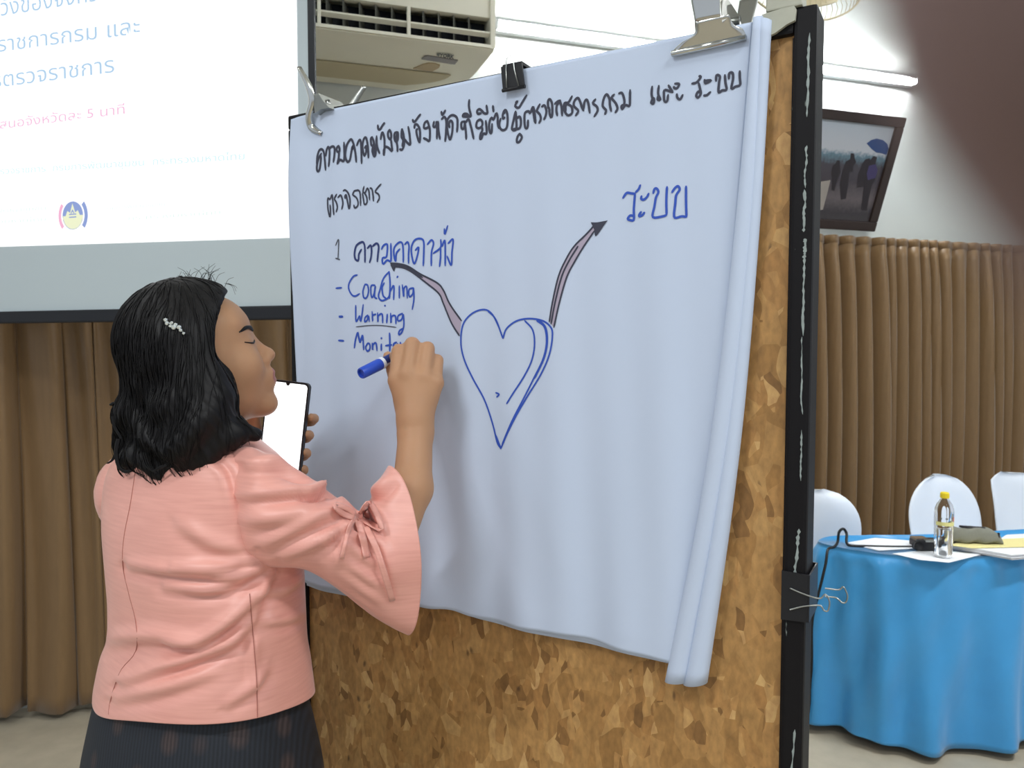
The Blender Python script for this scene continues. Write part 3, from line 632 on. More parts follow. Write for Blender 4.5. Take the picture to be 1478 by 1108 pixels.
write('second_line_writing', 460, 255, 120 / 1478, 2.8, M_bk, [
 [(200,500),(207,600),(195,715),(165,600),(155,480),(160,380),(200,400),(235,320),(250,420),(257,560),(268,675)], [(320,310),(280,390),(310,450),(330,540),(310,625)], [(340,370),(385,325),(410,380),(425,480),(405,575)],
 [(430,250),(465,235),(515,290),(545,400),(545,510),(530,565),(510,470),(490,370),(480,320),(460,340),(465,385)], [(610,250),(700,240),(730,320),(737,510)], [(620,250),(595,315),(660,370),(690,450),(680,520),(630,550),(615,500)],
 [(800,170),(780,260),(810,290),(850,360),(855,460),(810,490),(790,400),(770,290)], [(820,290),(860,205),(890,260),(905,410)], [(910,200),(945,220),(965,320),(975,430)], [(1105,130),(1050,190),(1005,265),(1060,310),(1077,380),(1040,455)]])
SF = 210 / 1478
write('number_writing', 470, 310, SF, 2.0, M_gr, [[(100,310),(130,250),(130,340),(125,450)], [(100,440),(145,455)]])
write('point_heading_writing', 470, 310, SF, 3.3, M_dkb, [[(362,350),(335,400),(330,460),(300,450),(290,390),(310,310),(370,275),(395,310),(400,400),(400,480)], [(425,340),(460,310),(470,360),(465,430),(450,485)], [(480,320),(520,290),(542,320),(536,400),(530,475)]])
write('point_heading_writing', 470, 310, SF, 3.0, M_bl, [
 [(570,350),(590,310),(625,300),(625,380),(615,430),(580,440),(587,500),(625,460),(660,470),(662,380),(660,290)], [(750,345),(715,390),(707,470),(690,400),(695,330),(740,280),(775,290),(785,380),(785,480)],
 [(800,300),(830,275),(845,320),(840,400),(840,490)], [(910,360),(942,330),(932,410),(900,495),(875,420),(870,330),(900,260),(950,240),(992,265),(995,380),(990,515)],
 [(1030,300),(1070,255),(1092,290),(1072,380),(1070,515)], [(1090,390),(1165,330),(1167,250)], [(1165,330),(1165,430),(1155,525)], [(1180,320),(1210,260),(1215,380),(1215,515)], [(1245,290),(1297,250),(1287,380),(1280,510),(1235,420)], [(1205,140),(1210,195),(1240,110)]])
write('coaching_writing', 470, 310, SF, 2.7, M_bl, [
 [(105,745),(165,740)], [(320,610),(280,625),(240,690),(235,750),(265,810),(300,825),(345,800)], [(400,705),(380,780),(390,840),(420,840),(440,780),(430,715),(400,705)], [(510,715),(470,720),(465,780),(477,840),(500,800),(512,720),(505,830),(530,850)],
 [(645,575),(590,650),(560,760),(545,820),(560,860),(590,870),(640,840),(657,780)], [(645,575),(655,700),(650,850)], [(655,780),(690,720),(690,860)], [(600,690),(580,740),(590,820),(620,850)],
 [(745,720),(745,845)], [(722,636),(730,622)], [(775,710),(790,830),(792,750),(820,730),(827,845)], [(890,740),(845,760),(850,830),(885,800),(892,740),(897,850),(880,960)]])
SG = 180 / 1425
write('warning_writing', 470, 380, SG, 2.7, M_bl, [
 [(155,605),(200,605)], [(157,612),(200,612)], [(345,480),(345,570),(352,665),(390,600),(397,650),(410,640),(432,470)], [(490,590),(455,620),(450,665),(480,650),(497,600),(507,665)], [(540,550),(550,660),(545,600),(585,580)],
 [(605,565),(610,670),(615,600),(655,580),(662,680)], [(710,580),(705,680)], [(680,485),(690,482)], [(745,570),(750,680),(755,610),(795,600),(802,690)], [(875,570),(825,600),(825,655),(865,640),(882,580),(890,700),(870,780),(835,815),(840,770),(885,740)]])
write('underline', 470, 380, SG, 1.4, M_gr, [[(350,725),(500,710),(650,710),(805,730)]])
write('monitor_writing', 470, 380, SG, 2.9, M_bl, [
 [(150,880),(215,885)], [(335,965),(345,880),(370,790),(385,860),(400,900),(425,820),(435,900),(442,985)], [(372,800),(395,880)], [(490,910),(465,960),(485,1000),(515,980),(515,925),(490,910)], [(545,910),(550,990),(555,930),(590,910),(602,995)],
 [(650,920),(650,995)], [(648,860),(652,848)], [(735,795),(740,900),(740,1000)], [(695,940),(760,930)], [(810,900),(780,920),(785,970),(820,960),(820,915)], [(850,900),(860,960)], [(900,910),(920,960),(960,910)], [(1000,905),(1000,960)], [(1060,930),(1110,922)]])
write('system_writing', 880, 250, 130 / 1478, 3.6, M_bl, [
 [(210,405),(270,320),(340,325),(410,335)], [(500,190),(470,260),(420,310)], [(410,330),(400,450),(390,600),(390,760),(330,765),(290,745),(330,690),(385,700)], [(520,370),(515,420),(560,430),(610,390),(640,330)], [(515,630),(480,680),(490,705),(540,680),(570,640)],
 [(715,330),(735,260),(770,250),(800,310),(760,400),(735,550),(710,720),(880,705),(935,680)], [(940,220),(930,450),(935,680)], [(1020,315),(1070,240),(1120,210),(1145,270),(1090,360),(1075,500),(1060,720),(1180,705),(1255,715)], [(1250,210),(1250,450),(1258,715)]])
SH = 460 / 1158
write('heart_drawing', 640, 240, SH, 2.6, M_bl, [
 [(217,625),(200,580),(175,535),(145,520),(105,535),(75,575),(68,640),(80,700),(110,770),(150,850),(180,940),(195,1000),(210,1025)],
 [(217,625),(230,590),(265,562),(310,553),(360,560),(390,580),(400,610),(390,680),(360,750),(310,830),(270,900),(235,970),(210,1025)],
 [(340,560),(370,585),(378,640),(365,700),(330,770),(290,850),(250,930),(215,1010)], [(345,556),(374,585),(381,640),(368,700),(333,770)], [(295,560),(325,595),(332,650),(320,710),(290,770),(255,825),(232,862)], [(160,524),(190,556),(217,625)], [(190,975),(210,1022)], [(190,822),(203,828),(194,838)]])
def filled(name, a, b_, m, dy):
    n = 40; A = catmull(a, n); B = catmull(b_, n); mb = MB()
    rows = []
    for p_, q_ in zip(A, B):
        r_ = []
        for k in np.linspace(0, 1, 4):
            z_ = bl(*(p_ + (q_ - p_) * k), -0.006); r_.append((z_[0], ypap(z_[0], z_[2]) + dy, z_[2]))
        rows.append(r_)
    mb.grid(rows); mb.out(name, m, paper)
la = crop(470, 310, SF, [(660,490),(760,500),(850,530),(960,600),(1130,690),(1200,770)]) + crop(440, 330, 300 / 1108, [(775,400),(840,490)])
lb = crop(470, 310, SF, [(680,522),(790,538),(890,590),(1020,690),(1150,800)]) + crop(440, 330, 300 / 1108, [(740,400),(785,500),(830,570)])
ra = crop(640, 240, SH, [(388,565),(400,490),(420,400),(445,340),(475,290),(520,245),(550,212)]); rb = crop(640, 240, SH, [(405,585),(425,490),(450,400),(480,340),(510,290),(548,235)])
filled('arrow_hatching', la, lb, M_mauve, -0.0005); filled('arrow_hatching', ra, rb, M_mauve, -0.0005)
write('arrow_outline', 0, 0, 1, 2.6, M_bk, [la, lb, ra, rb, [(a * .62 + c * .38, b_ * .62 + d_ * .38) for (a, b_), (c, d_) in zip(ra[:5], rb[:5])], [(a * .6 + c * .4, b_ * .6 + d_ * .4) for (a, b_), (c, d_) in zip(la[:4], lb[:4])], [(a * .8 + c * .2, b_ * .8 + d_ * .2) for (a, b_), (c, d_) in zip(la[:4], lb[:4])]])
hr = crop(640, 240, SH, [(535,203),(560,203),(597,196)]); hr2 = crop(640, 240, SH, [(548,228),(555,253),(592,202)])
filled('arrow_head', hr, hr2, M_bk, -0.0010)
filled('arrow_head', crop(470, 310, SF, [(655,485),(700,490),(725,500)]), crop(470, 310, SF, [(662,520),(692,575),(705,530)]), M_bk, -0.0010)

# ================================================================ clips
M_chr = mat('chrome', srgb(205, 205, 200), 0.18, metal=1.0); M_chr2 = mat('brushed nickel', srgb(170, 172, 168), 0.3, metal=1.0)
def at_board(px, py, y=-0.006): return Matrix(BMAT) @ Matrix.Translation(Vector(bl(px, py, y)))
def frm(px, py, y=-0.006):
    c = bl(px, py, y); return c
def locl(c, pts): return [tuple(bl(*p_, c[1]) - c) for p_ in pts]
# metal spring clamp, upper left
c = frm(458, 166)
e = empty('spring_clamp', BMAT @ Matrix.Translation(Vector(c)), 'silver metal spring clamp gripping the upper left corner of the paper', 'clamp')
def strap(name, path, ys, w, m=M_chr):   # a bent channel-section strip following pixel path
    q = catmull([np.array(locl(c, [p_])[0]) + (0, y_, 0) for p_, y_ in zip(path, ys)], 24); rows = []
    tg = np.gradient(q, axis=0); ww = np.interp(np.linspace(0, 1, 24), np.linspace(0, 1, len(w)), w)
    for i in range(24):
        sd = unit(np.cross(tg[i], (0, 1, 0))); rows.append([q[i] + sd * ww[i] * a_ + np.array((0, 0.006 * (abs(a_) ** 3), 0)) for a_ in np.linspace(-1, 1, 7)])
    return solidify(MB().grid(rows).out(name, m, e, smooth=True), 0.0012)
strap('front_jaw', [(447, 104), (456, 130), (457, 150), (450, 170), (450, 184), (464, 193)], [-0.03, -0.022, -0.016, -0.012, -0.005, -0.002], [0.0035, 0.007, 0.0075, 0.007, 0.0075, 0.004])
strap('rear_jaw', [(489, 108), (480, 132), (474, 150), (476, 166)], [0.065, 0.055, 0.05, 0.055], [0.004, 0.006, 0.009, 0.009], M_chr2)
MB().prism([(p_[0], p_[2]) for p_ in locl(c, [(459, 140), (466, 137), (473, 148), (482, 158), (470, 160), (461, 166)])], -0.012, 0.05).out('hinge_cheek', M_chr2, e)
q = np.array(locl(c, [(468, 149)])[0]); MB().tube([q + (-0.009, 0, 0), q + (0.011, 0, 0)], 0.005, 12).out('spring_pin', M_chr, e, smooth=True)
# black binder clip, top middle
c = frm(742, 104)
e = empty('binder_clip', BMAT @ Matrix.Translation(Vector(c)), 'small black binder clip at the middle of the top edge', 'clip', 'black binder clips')
bp_ = locl(c, [(727, 99), (757, 93), (761, 127), (730, 133)])
MB().prism([(bp_[0][0], bp_[0][2]), (bp_[1][0], bp_[1][2]), (bp_[2][0], bp_[2][2]), (bp_[3][0], bp_[3][2])], -0.009, -0.006).out('clip_body', M_black, e)
MB().box((bp_[0][0] + 0.001, -0.006, bp_[0][2] - 0.002), (bp_[1][0] - 0.001, 0.055, bp_[0][2] + 0.004), 0.001).out('clip_back', M_black, e)
MB().tube([(bp_[3][0] - 0.001, -0.0085, bp_[3][2]), (bp_[2][0] + 0.001, -0.0085, bp_[2][2])], 0.0028, 10).out('clip_lip', M_black, e, smooth=True)
MB().tube([(p_[0], -0.012, p_[2]) for p_ in locl(c, [(737, 130), (736, 104), (737, 88), (742, 84), (746, 88), (748, 104), (754, 127)])], 0.0009, 6).out('wire_handle', M_chr2, e, smooth=True)
# wide chrome bulldog clip, top right
c = frm(1030, 62)
e = empty('bulldog_clip', BMAT @ Matrix.Translation(Vector(c)), 'wide shiny chrome bulldog clip near the top right of the paper', 'clip')
b0, b1 = [np.array(p_) for p_ in locl(c, [(971, 79), (1078, 56)])]
MB().tube([b0 + (0, -0.004, 0), b1 + (0, -0.004, 0)], 0.0042, 14).out('jaw_bar', M_chr, e, smooth=True)
def sheetq(name, rows_px, ys, m=M_chr):
    A = catmull([np.array(locl(c, [r_[0]])[0]) + (0, y_, 0) for r_, y_ in zip(rows_px, ys)], 14); B = catmull([np.array(locl(c, [r_[1]])[0]) + (0, y_, 0) for r_, y_ in zip(rows_px, ys)], 14)
    solidify(MB().grid([[a + (b_ - a) * k for k in np.linspace(0, 1, 8)] for a, b_ in zip(A, B)]).out(name, m, e, smooth=True), 0.0014)
sheetq('front_plate', [((971, 76), (1078, 53)), ((985, 66), (1074, 45)), ((1006, 55), (1062, 40)), ((1010, 40), (1058, 30))], [-0.004, -0.009, -0.014, -0.022])
sheetq('front_lever', [((1010, 40), (1046, 33)), ((1007, 18), (1046, 10)), ((1003, -14), (1048, -24)), ((1006, -44), (1046, -52))], [-0.022, -0.026, -0.034, -0.044])
sheetq('rear_lever', [((1046, 38), (1072, 34)), ((1048, 10), (1074, 4)), ((1048, -30), (1078, -40))], [0.045, 0.055, 0.075], M_chr2)
q0, q1 = [np.array(p_) for p_ in locl(c, [(1012, 38), (1066, 27)])]
MB().tube([q0 + (0, 0.008, 0), q1 + (0, 0.008, 0)], 0.007, 14).out('spring_coil', M_chr2, e, smooth=True)
MB().prism([(p_[0], p_[2]) for p_ in locl(c, [(1044, 2), (1052, 0), (1056, 34), (1048, 40)])], -0.02, 0.045).out('side_cheek', M_chr, e)
sheetq('rear_plate', [((985, 74), (1076, 53)), ((1000, 56), (1070, 40)), ((1012, 40), (1066, 30))], [0.054, 0.052, 0.045], M_chr2)
# large black binder clip on the right post
c = bl(1160, 862, -0.003)
e = empty('binder_clip', BMAT @ Matrix.Translation(Vector(c)), 'large black binder clip with wire handles on the lower right post', 'clip', 'black binder clips')
hw_, hh_ = 0.024, 0.033
x0 = XR0 - c[0] - 0.001; x1 = BWID - c[0] + 0.003
MB().prism([(x0, -hh_), (x0, hh_), (x1, hh_ * 0.95), (x1, -hh_ * 0.95)], -0.004, -0.0015).out('clip_body', M_black, e)
MB().prism([(x0, -hh_), (x0, hh_), (x1, hh_ * 0.95), (x1, -hh_ * 0.95)], TH + 0.017, TH + 0.02).out('clip_body', M_black, e)
MB().box((x1, -0.004, -hh_ * 0.95), (x1 + 0.0025, TH + 0.02, hh_ * 0.95), 0.0006).out('clip_spine', M_black, e)
def wire(path, ys):
    q = catmull([np.array(locl(c, [p_])[0]) + (0, y_, 0) for p_, y_ in zip(path, ys)], 40); MB().tube(q, 0.0011, 6).out('wire_handle', M_chr2, e, smooth=True)
wire([(1141, 847), (1160, 855), (1183, 862), (1192, 856), (1198, 866), (1196, 879), (1190, 879), (1184, 872), (1162, 873), (1141, 878)], [-0.005] * 10)
wire([(1186, 858), (1206, 860), (1213, 856), (1219, 868), (1217, 878), (1211, 879), (1202, 872), (1186, 870)], [0.03] * 8)
# ================================================================ covered table and what lies on it
M_blue = mat('blue satin', srgb(60, 150, 210), 0.28, spec=0.55, sheen=0.2, noise_s=10, noise_a=0.08, bump=0.12, bump_s=60)
TZT = 0.75
ctrl = np.array([(1.245, 3.07), (1.36, 2.93), (1.58, 2.85), (1.95, 2.90), (2.6, 3.06), (3.2, 3.22), (3.27, 3.34), (3.15, 3.46), (2.5, 3.35), (1.8, 3.21), (1.5, 3.19), (1.33, 3.17)])
cl = catmull(np.vstack([ctrl[-2:], ctrl, ctrl[:3]]), 15 * 16 + 1)[2 * 15:14 * 15 + 1]
n_o = 420
seg = np.r_[0, np.cumsum(np.linalg.norm(np.diff(np.vstack([cl, cl[:1]]), axis=0), axis=1))]
out = np.stack([np.interp(np.linspace(0, seg[-1], n_o, endpoint=False), seg, np.r_[cl[:, k], cl[0, k]]) for k in (0, 1)], -1)
tgo = np.roll(out, -1, 0) - np.roll(out, 1, 0); tgo /= np.linalg.norm(tgo, axis=1)[:, None]; nro = np.stack([tgo[:, 1], -tgo[:, 0]], -1)
ctr = out.mean(0); nro *= np.sign(((out - ctr) * nro).sum(1))[:, None]
table = empty('covered_table', (ctr[0], ctr[1], 0), 'long table with rounded end draped in shiny blue satin', 'table')
inner = out * 0.985 + ctr * 0.015
mb = MB(); mb.add([(x, y, TZT - 0.022) for x, y in inner] + [(x, y, TZT - 0.001) for x, y in inner], [tuple(range(n_o))[::-1], tuple(range(n_o, 2 * n_o))] + [(i, (i + 1) % n_o, n_o + (i + 1) % n_o, n_o + i) for i in range(n_o)])
mb.out('table_top', mat('table ply', srgb(150, 120, 80), 0.6), table, world=True)
for x, y in ((1.55, 2.98), (3.0, 3.24), (1.5, 3.1), (3.0, 3.36)): MB().box((x - .02, y - .02, 0), (x + .02, y + .02, TZT - .02)).out('leg', M_black, table, world=True)
nz = 46; zs = np.linspace(TZT + 0.002, 0.035, nz); sk = np.zeros((nz, n_o, 3)); th = np.arange(n_o) / n_o * seg[-1]
rr = np.random.default_rng(11); 
for k, z in enumerate(zs):
    h = (TZT - z) / TZT; h = max(h, 0)
    off = 0.0 + 0.012 * sstep(0, 0.04, h) + 0.045 * h
    fold = (0.013 * np.sin(th * 27 + 1.6 * np.sin(th * 3.1) + 1.2 * h) + 0.014 * np.sin(th * 15.7 + 2 + 0.8 * h * np.sin(2.3 * th)) + 0.006 * np.sin(th * 51 + 2 * np.sin(5 * th) - 2 * h)) * 1.5 * (0.12 + h ** 0.8) * sstep(0.0, 0.08, h)
    cr = 0.007 * np.sin(th * 38 + 2.0 * h + 3 * np.sin(th * 7)) * math.sin(math.pi * min(1, h * 1.2)) + 0.004 * np.sin(th * 60) * math.exp(-((h - 0.07) / 0.06) ** 2)
    diag = 0.011 * np.sin(34 * (th * 0.9 + h * 0.28)) * np.exp(-((th - 0.25) / 0.35) ** 2) * math.sin(math.pi * min(1, h))
    sk[k, :, :2] = out + nro * (off + fold + cr + diag)[:, None]; sk[k, :, 2] = z + (0.01 * np.sin(th * 9) if k == nz - 1 else 0)
mb = MB(); k0 = mb.n; mb.grid(sk, closed_v=True); mb.f.append(tuple(range(n_o))[::-1])
solidify(mb.out('satin_cover', M_blue, table, smooth=True, world=True), 0.0015)
def ont(px, py, z=TZT + 0.003): return onz(px, py, z)

# ---- papers
M_wp = mat('office paper', srgb(232, 234, 238), 0.7); M_yp = mat('yellow paper', srgb(226, 214, 150), 0.7)
def paper_stack(name, pxs, z, nsheet, dz, m, label, grp='papers on the blue table'):
    pts = [onz(px, py, z) for px, py in pxs]; c_ = sum(pts) / len(pts)
    e_ = empty(name, (c_[0], c_[1], z), label, 'paper', grp); r_ = np.random.default_rng(len(label))
    for k in range(nsheet):
        j = r_.normal(0, 0.004, 2); a_ = r_.normal(0, 0.015); ca, sa = math.cos(a_), math.sin(a_); zk = k * dz
        q = [(ca * (p_ - c_)[0] - sa * (p_ - c_)[1] + j[0], sa * (p_ - c_)[0] + ca * (p_ - c_)[1] + j[1]) for p_ in pts]; n = len(q)
        MB().add([(x, y, zk) for x, y in q] + [(x, y, zk + dz * 0.8) for x, y in q], [tuple(range(n))[::-1], tuple(range(n, 2 * n))] + [(i, (i + 1) % n, n + (i + 1) % n, n + i) for i in range(n)]).out('sheet', m, e_)
    return e_
Z0 = TZT + 0.0045
paper_stack('paper_sheets', [(1224, 784), (1262, 777), (1330, 782), (1326, 792), (1270, 795)], Z0, 3, 0.0012, M_wp, 'white loose papers at the left end of the blue table')
paper_stack('paper_sheets', [(1290, 799), (1345, 793), (1420, 800), (1372, 812), (1330, 808)], Z0, 1, 0.0012, M_wp, 'single white sheet under the water bottle')
paper_stack('paper_sheets', [(1372, 792), (1404, 782), (1520, 786), (1540, 802), (1458, 808)], Z0 + 0.0015, 6, 0.0035, M_wp, 'thick white paper stack under the grey pouch')
paper_stack('paper_sheets', [(1370, 787), (1385, 780), (1520, 775), (1540, 788), (1400, 791)], Z0 + 0.024, 1, 0.0014, M_yp, 'yellow sheet on top of the white paper stack')
paper_stack('paper_sheets', [(1440, 780), (1452, 772), (1530, 768), (1540, 778)], Z0 + 0.0015, 2, 0.0012, M_wp, 'white sheet at the far right edge of the blue table')

# ---- water bottle
M_pet = mat('clear plastic', (1, 1, 1), 0.06, trans=1.0, ior=1.25, spec=0.5); M_water = mat('water', (0.96, 0.98, 1, 1), 0.0, trans=1.0, ior=1.33)
M_cap = mat('yellow cap', srgb(238, 214, 50), 0.4); M_lab = mat('label print yellow', srgb(226, 222, 150), 0.5); M_lab2 = mat('label print red', srgb(214, 120, 90), 0.5); M_lab3 = mat('label print grey', srgb(120, 120, 110), 0.5)
pb_ = onz(1361, 803, Z0 + 0.002); S_ = 1.0
e = empty('water_bottle', (pb_[0], pb_[1], Z0 + 0.002), 'clear plastic water bottle with yellow cap on the blue table', 'bottle')
prof = [(0.001, 0.006), (0.02, 0.001), (0.029, 0.003), (0.0325, 0.012)]
for k in range(7):
    z = 0.02 + k * 0.014; prof += [(0.0325, z), (0.0312, z + 0.007)]
prof += [(0.0325, 0.12), (0.0325, 0.165), (0.0315, 0.18), (0.026, 0.198), (0.017, 0.212), (0.0125, 0.219), (0.0125, 0.226)]
MB().lathe(prof, 28, cap=False).out('bottle_body', M_pet, e, smooth=True)
MB().lathe([(0.001, 0.004), (0.028, 0.005), (0.0312, 0.012), (0.0312, 0.105), (0.0305, 0.108), (0.001, 0.108)], 28, cap=False).out('water', M_water, e, smooth=True)
cp = MB().lathe([(0.001, 0.243), (0.0135, 0.243), (0.0148, 0.240), (0.0148, 0.222), (0.001, 0.222)], 28, cap=False)
for k in range(24):
    t = k * math.pi / 12; cp.box((0.0146 * math.cos(t) - .0008, 0.0146 * math.sin(t) - .0008, 0.223), (0.0146 * math.cos(t) + .0008, 0.0146 * math.sin(t) + .0008, 0.239))
cp.out('cap', M_cap, e, smooth=False)
def band(a0, a1, z0, z1, m, nm='label_print', r=0.0329):
    a = np.linspace(math.radians(a0), math.radians(a1), 16); MB().grid([[(r * math.cos(t), r * math.sin(t), z) for t in a] for z in (z0, z1)]).out(nm, m, e, smooth=True)
band(190, 345, 0.122, 0.136, M_lab); band(305, 335, 0.138, 0.155, M_lab2)
for a0 in (215, 250, 285): band(a0, a0 + 14, 0.146, 0.152, M_lab3)

# ---- grey pouch
M_can = mat('grey canvas', srgb(124, 124, 112), 0.85, noise_s=200, noise_a=0.1, bump=0.4, bump_s=500); M_zip = mat('black zip', srgb(34, 32, 36), 0.5)
pc = onz(1416, 786, Z0 + 0.027)
e = empty('pouch', Matrix.Translation((pc[0], pc[1] + 0.04, Z0 + 0.0268)) @ Matrix.Rotation(-0.12, 4, 'Z'), 'grey canvas zip pouch lying on the yellow sheet', 'pouch')
rows = []
for u in np.linspace(-1, 1, 30):
    hgt = 0.062 * (1 - 0.25 * max(0, u)) * (1 - 0.9 * abs(u) ** 9) ** 0.5 * (1 + 0.08 * math.sin(4 * u)); dp = 0.034 * (1 - 0.8 * abs(u) ** 8) ** 0.5
    rg = []
    for t in np.linspace(0, 2 * math.pi, 28, endpoint=False):
        cx, sx_ = math.cos(t), math.sin(t); y = dp * np.sign(cx) * abs(cx) ** 0.7; z = hgt * 0.5 * (1 + np.sign(sx_) * abs(sx_) ** 0.75)
        wv = 0.004 * math.sin(u * 9 + 2 * t) * (0.3 + abs(sx_)); y *= 1 - 0.45 * (z / 0.062)
        rg.append((u * 0.098 - 0.01 * z / 0.06, y + wv, max(0.0, z + wv * 0.4)))
    rows.append(rg)
mb = MB(); mb.grid(rows, closed_v=True); mb.f += [tuple(range(28)), tuple(range(29 * 28, 30 * 28))[::-1]]; mb.out('pouch_body', M_can, e, smooth=True)
MB().tube([(-0.06, -0.004, 0.062), (-0.02, -0.006, 0.058), (0.03, -0.004, 0.055), (0.05, 0, 0.05)], [0.004, 0.007, 0.007, 0.003], 8).out('zip', M_zip, e, smooth=True)
MB().box((0.074, -0.024, 0.018), (0.080, -0.014, 0.044), 0.002).out('pull_tab', M_zip, e)

# ---- folded spectacles case / black gadget beside the bottle
pg = onz(1338, 796, Z0 + 0.001)
e = empty('black_camera', (pg[0], pg[1] + 0.02, Z0 + 0.0005), 'small black camera-like gadget left of the water bottle', 'gadget')
MB().box((-0.026, -0.016, 0), (0.036, 0.018, 0.044), 0.008).out('body', M_black, e)
MB().tube([(-0.032, -0.018, 0.02), (-0.032, -0.002, 0.02)], [0.0165, 0.0175], 18).out('lens', M_black, e, smooth=True)
MB().box((-0.005, -0.0175, 0.036), (0.032, 0.0, 0.0465), 0.003).out('top_plate', M_chr2, e)
pg = onz(1342, 784, Z0 + 0.03)
e = empty('wallet', (pg[0] + .02, pg[1] + 0.06, Z0), 'brown and black wallet behind the water bottle', 'wallet')
MB().box((-0.05, -0.03, 0), (0.12, 0.04, 0.03), 0.008).out('wallet_body', mat('dark leather', srgb(46, 36, 36), 0.5), e)
MB().box((-0.052, -0.032, 0.03), (0.0, 0.03, 0.038), 0.003).out('flap', mat('brown leather', srgb(112, 92, 70), 0.5), e)

# ---- cable looping over the left end of the table
M_cab = mat('black cable', srgb(18, 18, 20), 0.45)
cp_ = [(1330, 789, .004), (1290, 789, .004), (1250, 788, .006), (1224, 786, 0.012), (1222, 770, 0.03), (1217, 763, 0.045), (1211, 768, 0.04), (1209, 782, 0.02), (1204, 789, 0.008), (1195, 793, 0.0)]
q = [onz(px, py, TZT + 0.008) if k < 4 else P(px, py, 3.08 if k < 8 else (3.03 if k == 8 else 2.97)) for k, (px, py, z) in enumerate(cp_)]
q += [P(1192, 812, 2.95), P(1186, 838, 2.95), P(1180, 862, 2.97), P(1172, 900, 3.0), P(1170, 980, 3.05)]
q.append(np.array((q[-1][0] - 0.05, q[-1][1], 0.02))); q.append(np.array((q[-1][0] - 0.3, q[-1][1] + 0.1, 0.008)))
o = MB().tube(catmull(q, 90), 0.0055, 8).out('cable', M_cab, None, smooth=True)
tag(o, 'black cable looped over the left end of the blue table down to the floor', 'cable')

# ---- chairs in white covers
M_cov = mat('white chair cover', srgb(238, 243, 250), 0.7, sheen=0.15, noise_s=6, noise_a=0.03, bump=0.05, bump_s=30)
def make_chair(loc, rot, label, kind, wid=0.40, htop=0.90, seed=0):
    e_ = empty('covered_chair', Matrix.Translation(loc) @ Matrix.Rotation(rot, 4, 'Z'), label, 'chair', 'white covered banquet chairs')
    r_ = np.random.default_rng(seed)
    # back cover: rounded shield, front faces local -y
    nr, nc = 26, 30; hw = wid / 2
    for side, nm in ((-1, 'back_cover'),):
        rows = []
        for i in range(nr):
            v_ = i / (nr - 1); z = 0.40 + v_ * (htop - 0.40)
            if kind == 'square': wv = hw * (1 - 0.10 * (v_ - 0.5) ** 2) * (1 - 0.35 * sstep(0.93, 1.0, v_))
            else: wv = hw * (0.93 + 0.07 * math.sin(v_ * 2.2)) * math.sqrt(max(0.0, 1 - max(0, (v_ - 0.55) / 0.455) ** 2.4))
            wv = max(wv, 0.004); th_ = 0.028 * math.sqrt(max(0.02, 1 - max(0, (v_ - 0.85) / 0.16) ** 2)); ly = 0.12 * (v_ - 0.2) ** 1 * 0.8
            a = np.linspace(0, 2 * math.pi, nc, endpoint=False)
            zz = z + (0.018 * np.cos(a) ** 2 * np.sign(-np.cos(a)) * (v_ > 0.9) if kind == 'square' else 0)
            wr = 0.003 * np.sin(9 * v_ + 5 * np.cos(a) + seed)
            rows.append(np.stack([wv * np.cos(a), 0.19 + ly + th_ * np.sin(a) + 0.03 * np.cos(a) ** 2 * -1 + wr, zz + 0 * a], -1))
        mb_ = MB(); mb_.grid(rows, closed_v=True); mb_.f.append(tuple(range((nr - 1) * nc, nr * nc))); mb_.out('back_cover', M_cov, e_, smooth=True)
    # seat cover with a skirt falling to the floor
    rows = []; m_ = 64
    for z, sc in ((0.475, 0.0), (0.475, 0.8), (0.472, 0.96), (0.455, 1.0), (0.38, 1.02), (0.2, 1.05), (0.02, 1.10)):
        a = np.linspace(0, 2 * math.pi, m_, endpoint=False); sq = lambda w: np.sign(w) * np.abs(w) ** 0.55
        pl_ = 1 + (0.03 * np.sin(a * 12 + seed) * (0.45 - z) / 0.45 if z < 0.44 else 0)
        rows.append(np.stack([hw * 1.04 * sc * sq(np.cos(a)) * pl_, 0.19 * sc * sq(np.sin(a)) * pl_, 0 * a + z], -1))
    MB().grid(rows, closed_v=True).out('seat_cover', M_cov, e_, smooth=True)
    for sx_ in (-1, 1):
        for sy in (-1, 1): MB().tube([(sx_ * hw * 0.8, sy * 0.16, 0.46), (sx_ * hw * 0.86, sy * 0.18, 0.0)], 0.011, 8).out('leg', M_chr2, e_, smooth=True)
    return e_
def chair_at(pxc, pytop, z, rot, label, kind, wid, seed):
    d = (CAMZ - z) * FPX / (pytop - 497); p_ = P(pxc, 497, d); fwd = np.array((-math.sin(rot), math.cos(rot)))
    return make_chair((p_[0] - fwd[0] * 0.21, p_[1] - fwd[1] * 0.21, 0), rot, label, kind, wid, z, seed)
ch2 = chair_at(1369, 688, 0.91, 0.20, 'white covered chair with rounded back behind the water bottle', 'round', 0.40, 1)
ch1 = chair_at(1180, 705, 0.90, math.pi - 0.15, 'white covered chair partly hidden by the black board post', 'round', 0.42, 2)
ch3 = chair_at(1486, 686, 0.875, 0.30, 'white covered chair with square back cut off at the right edge', 'square', 0.42, 3)
if 'M_can' in globals():
    e = ch2; MB().box((-0.05, 0.235, 0.825), (0.03, 0.24, 0.829), 0.001).out('cover_label', mat('faint label', srgb(180, 186, 204), 0.6), e)
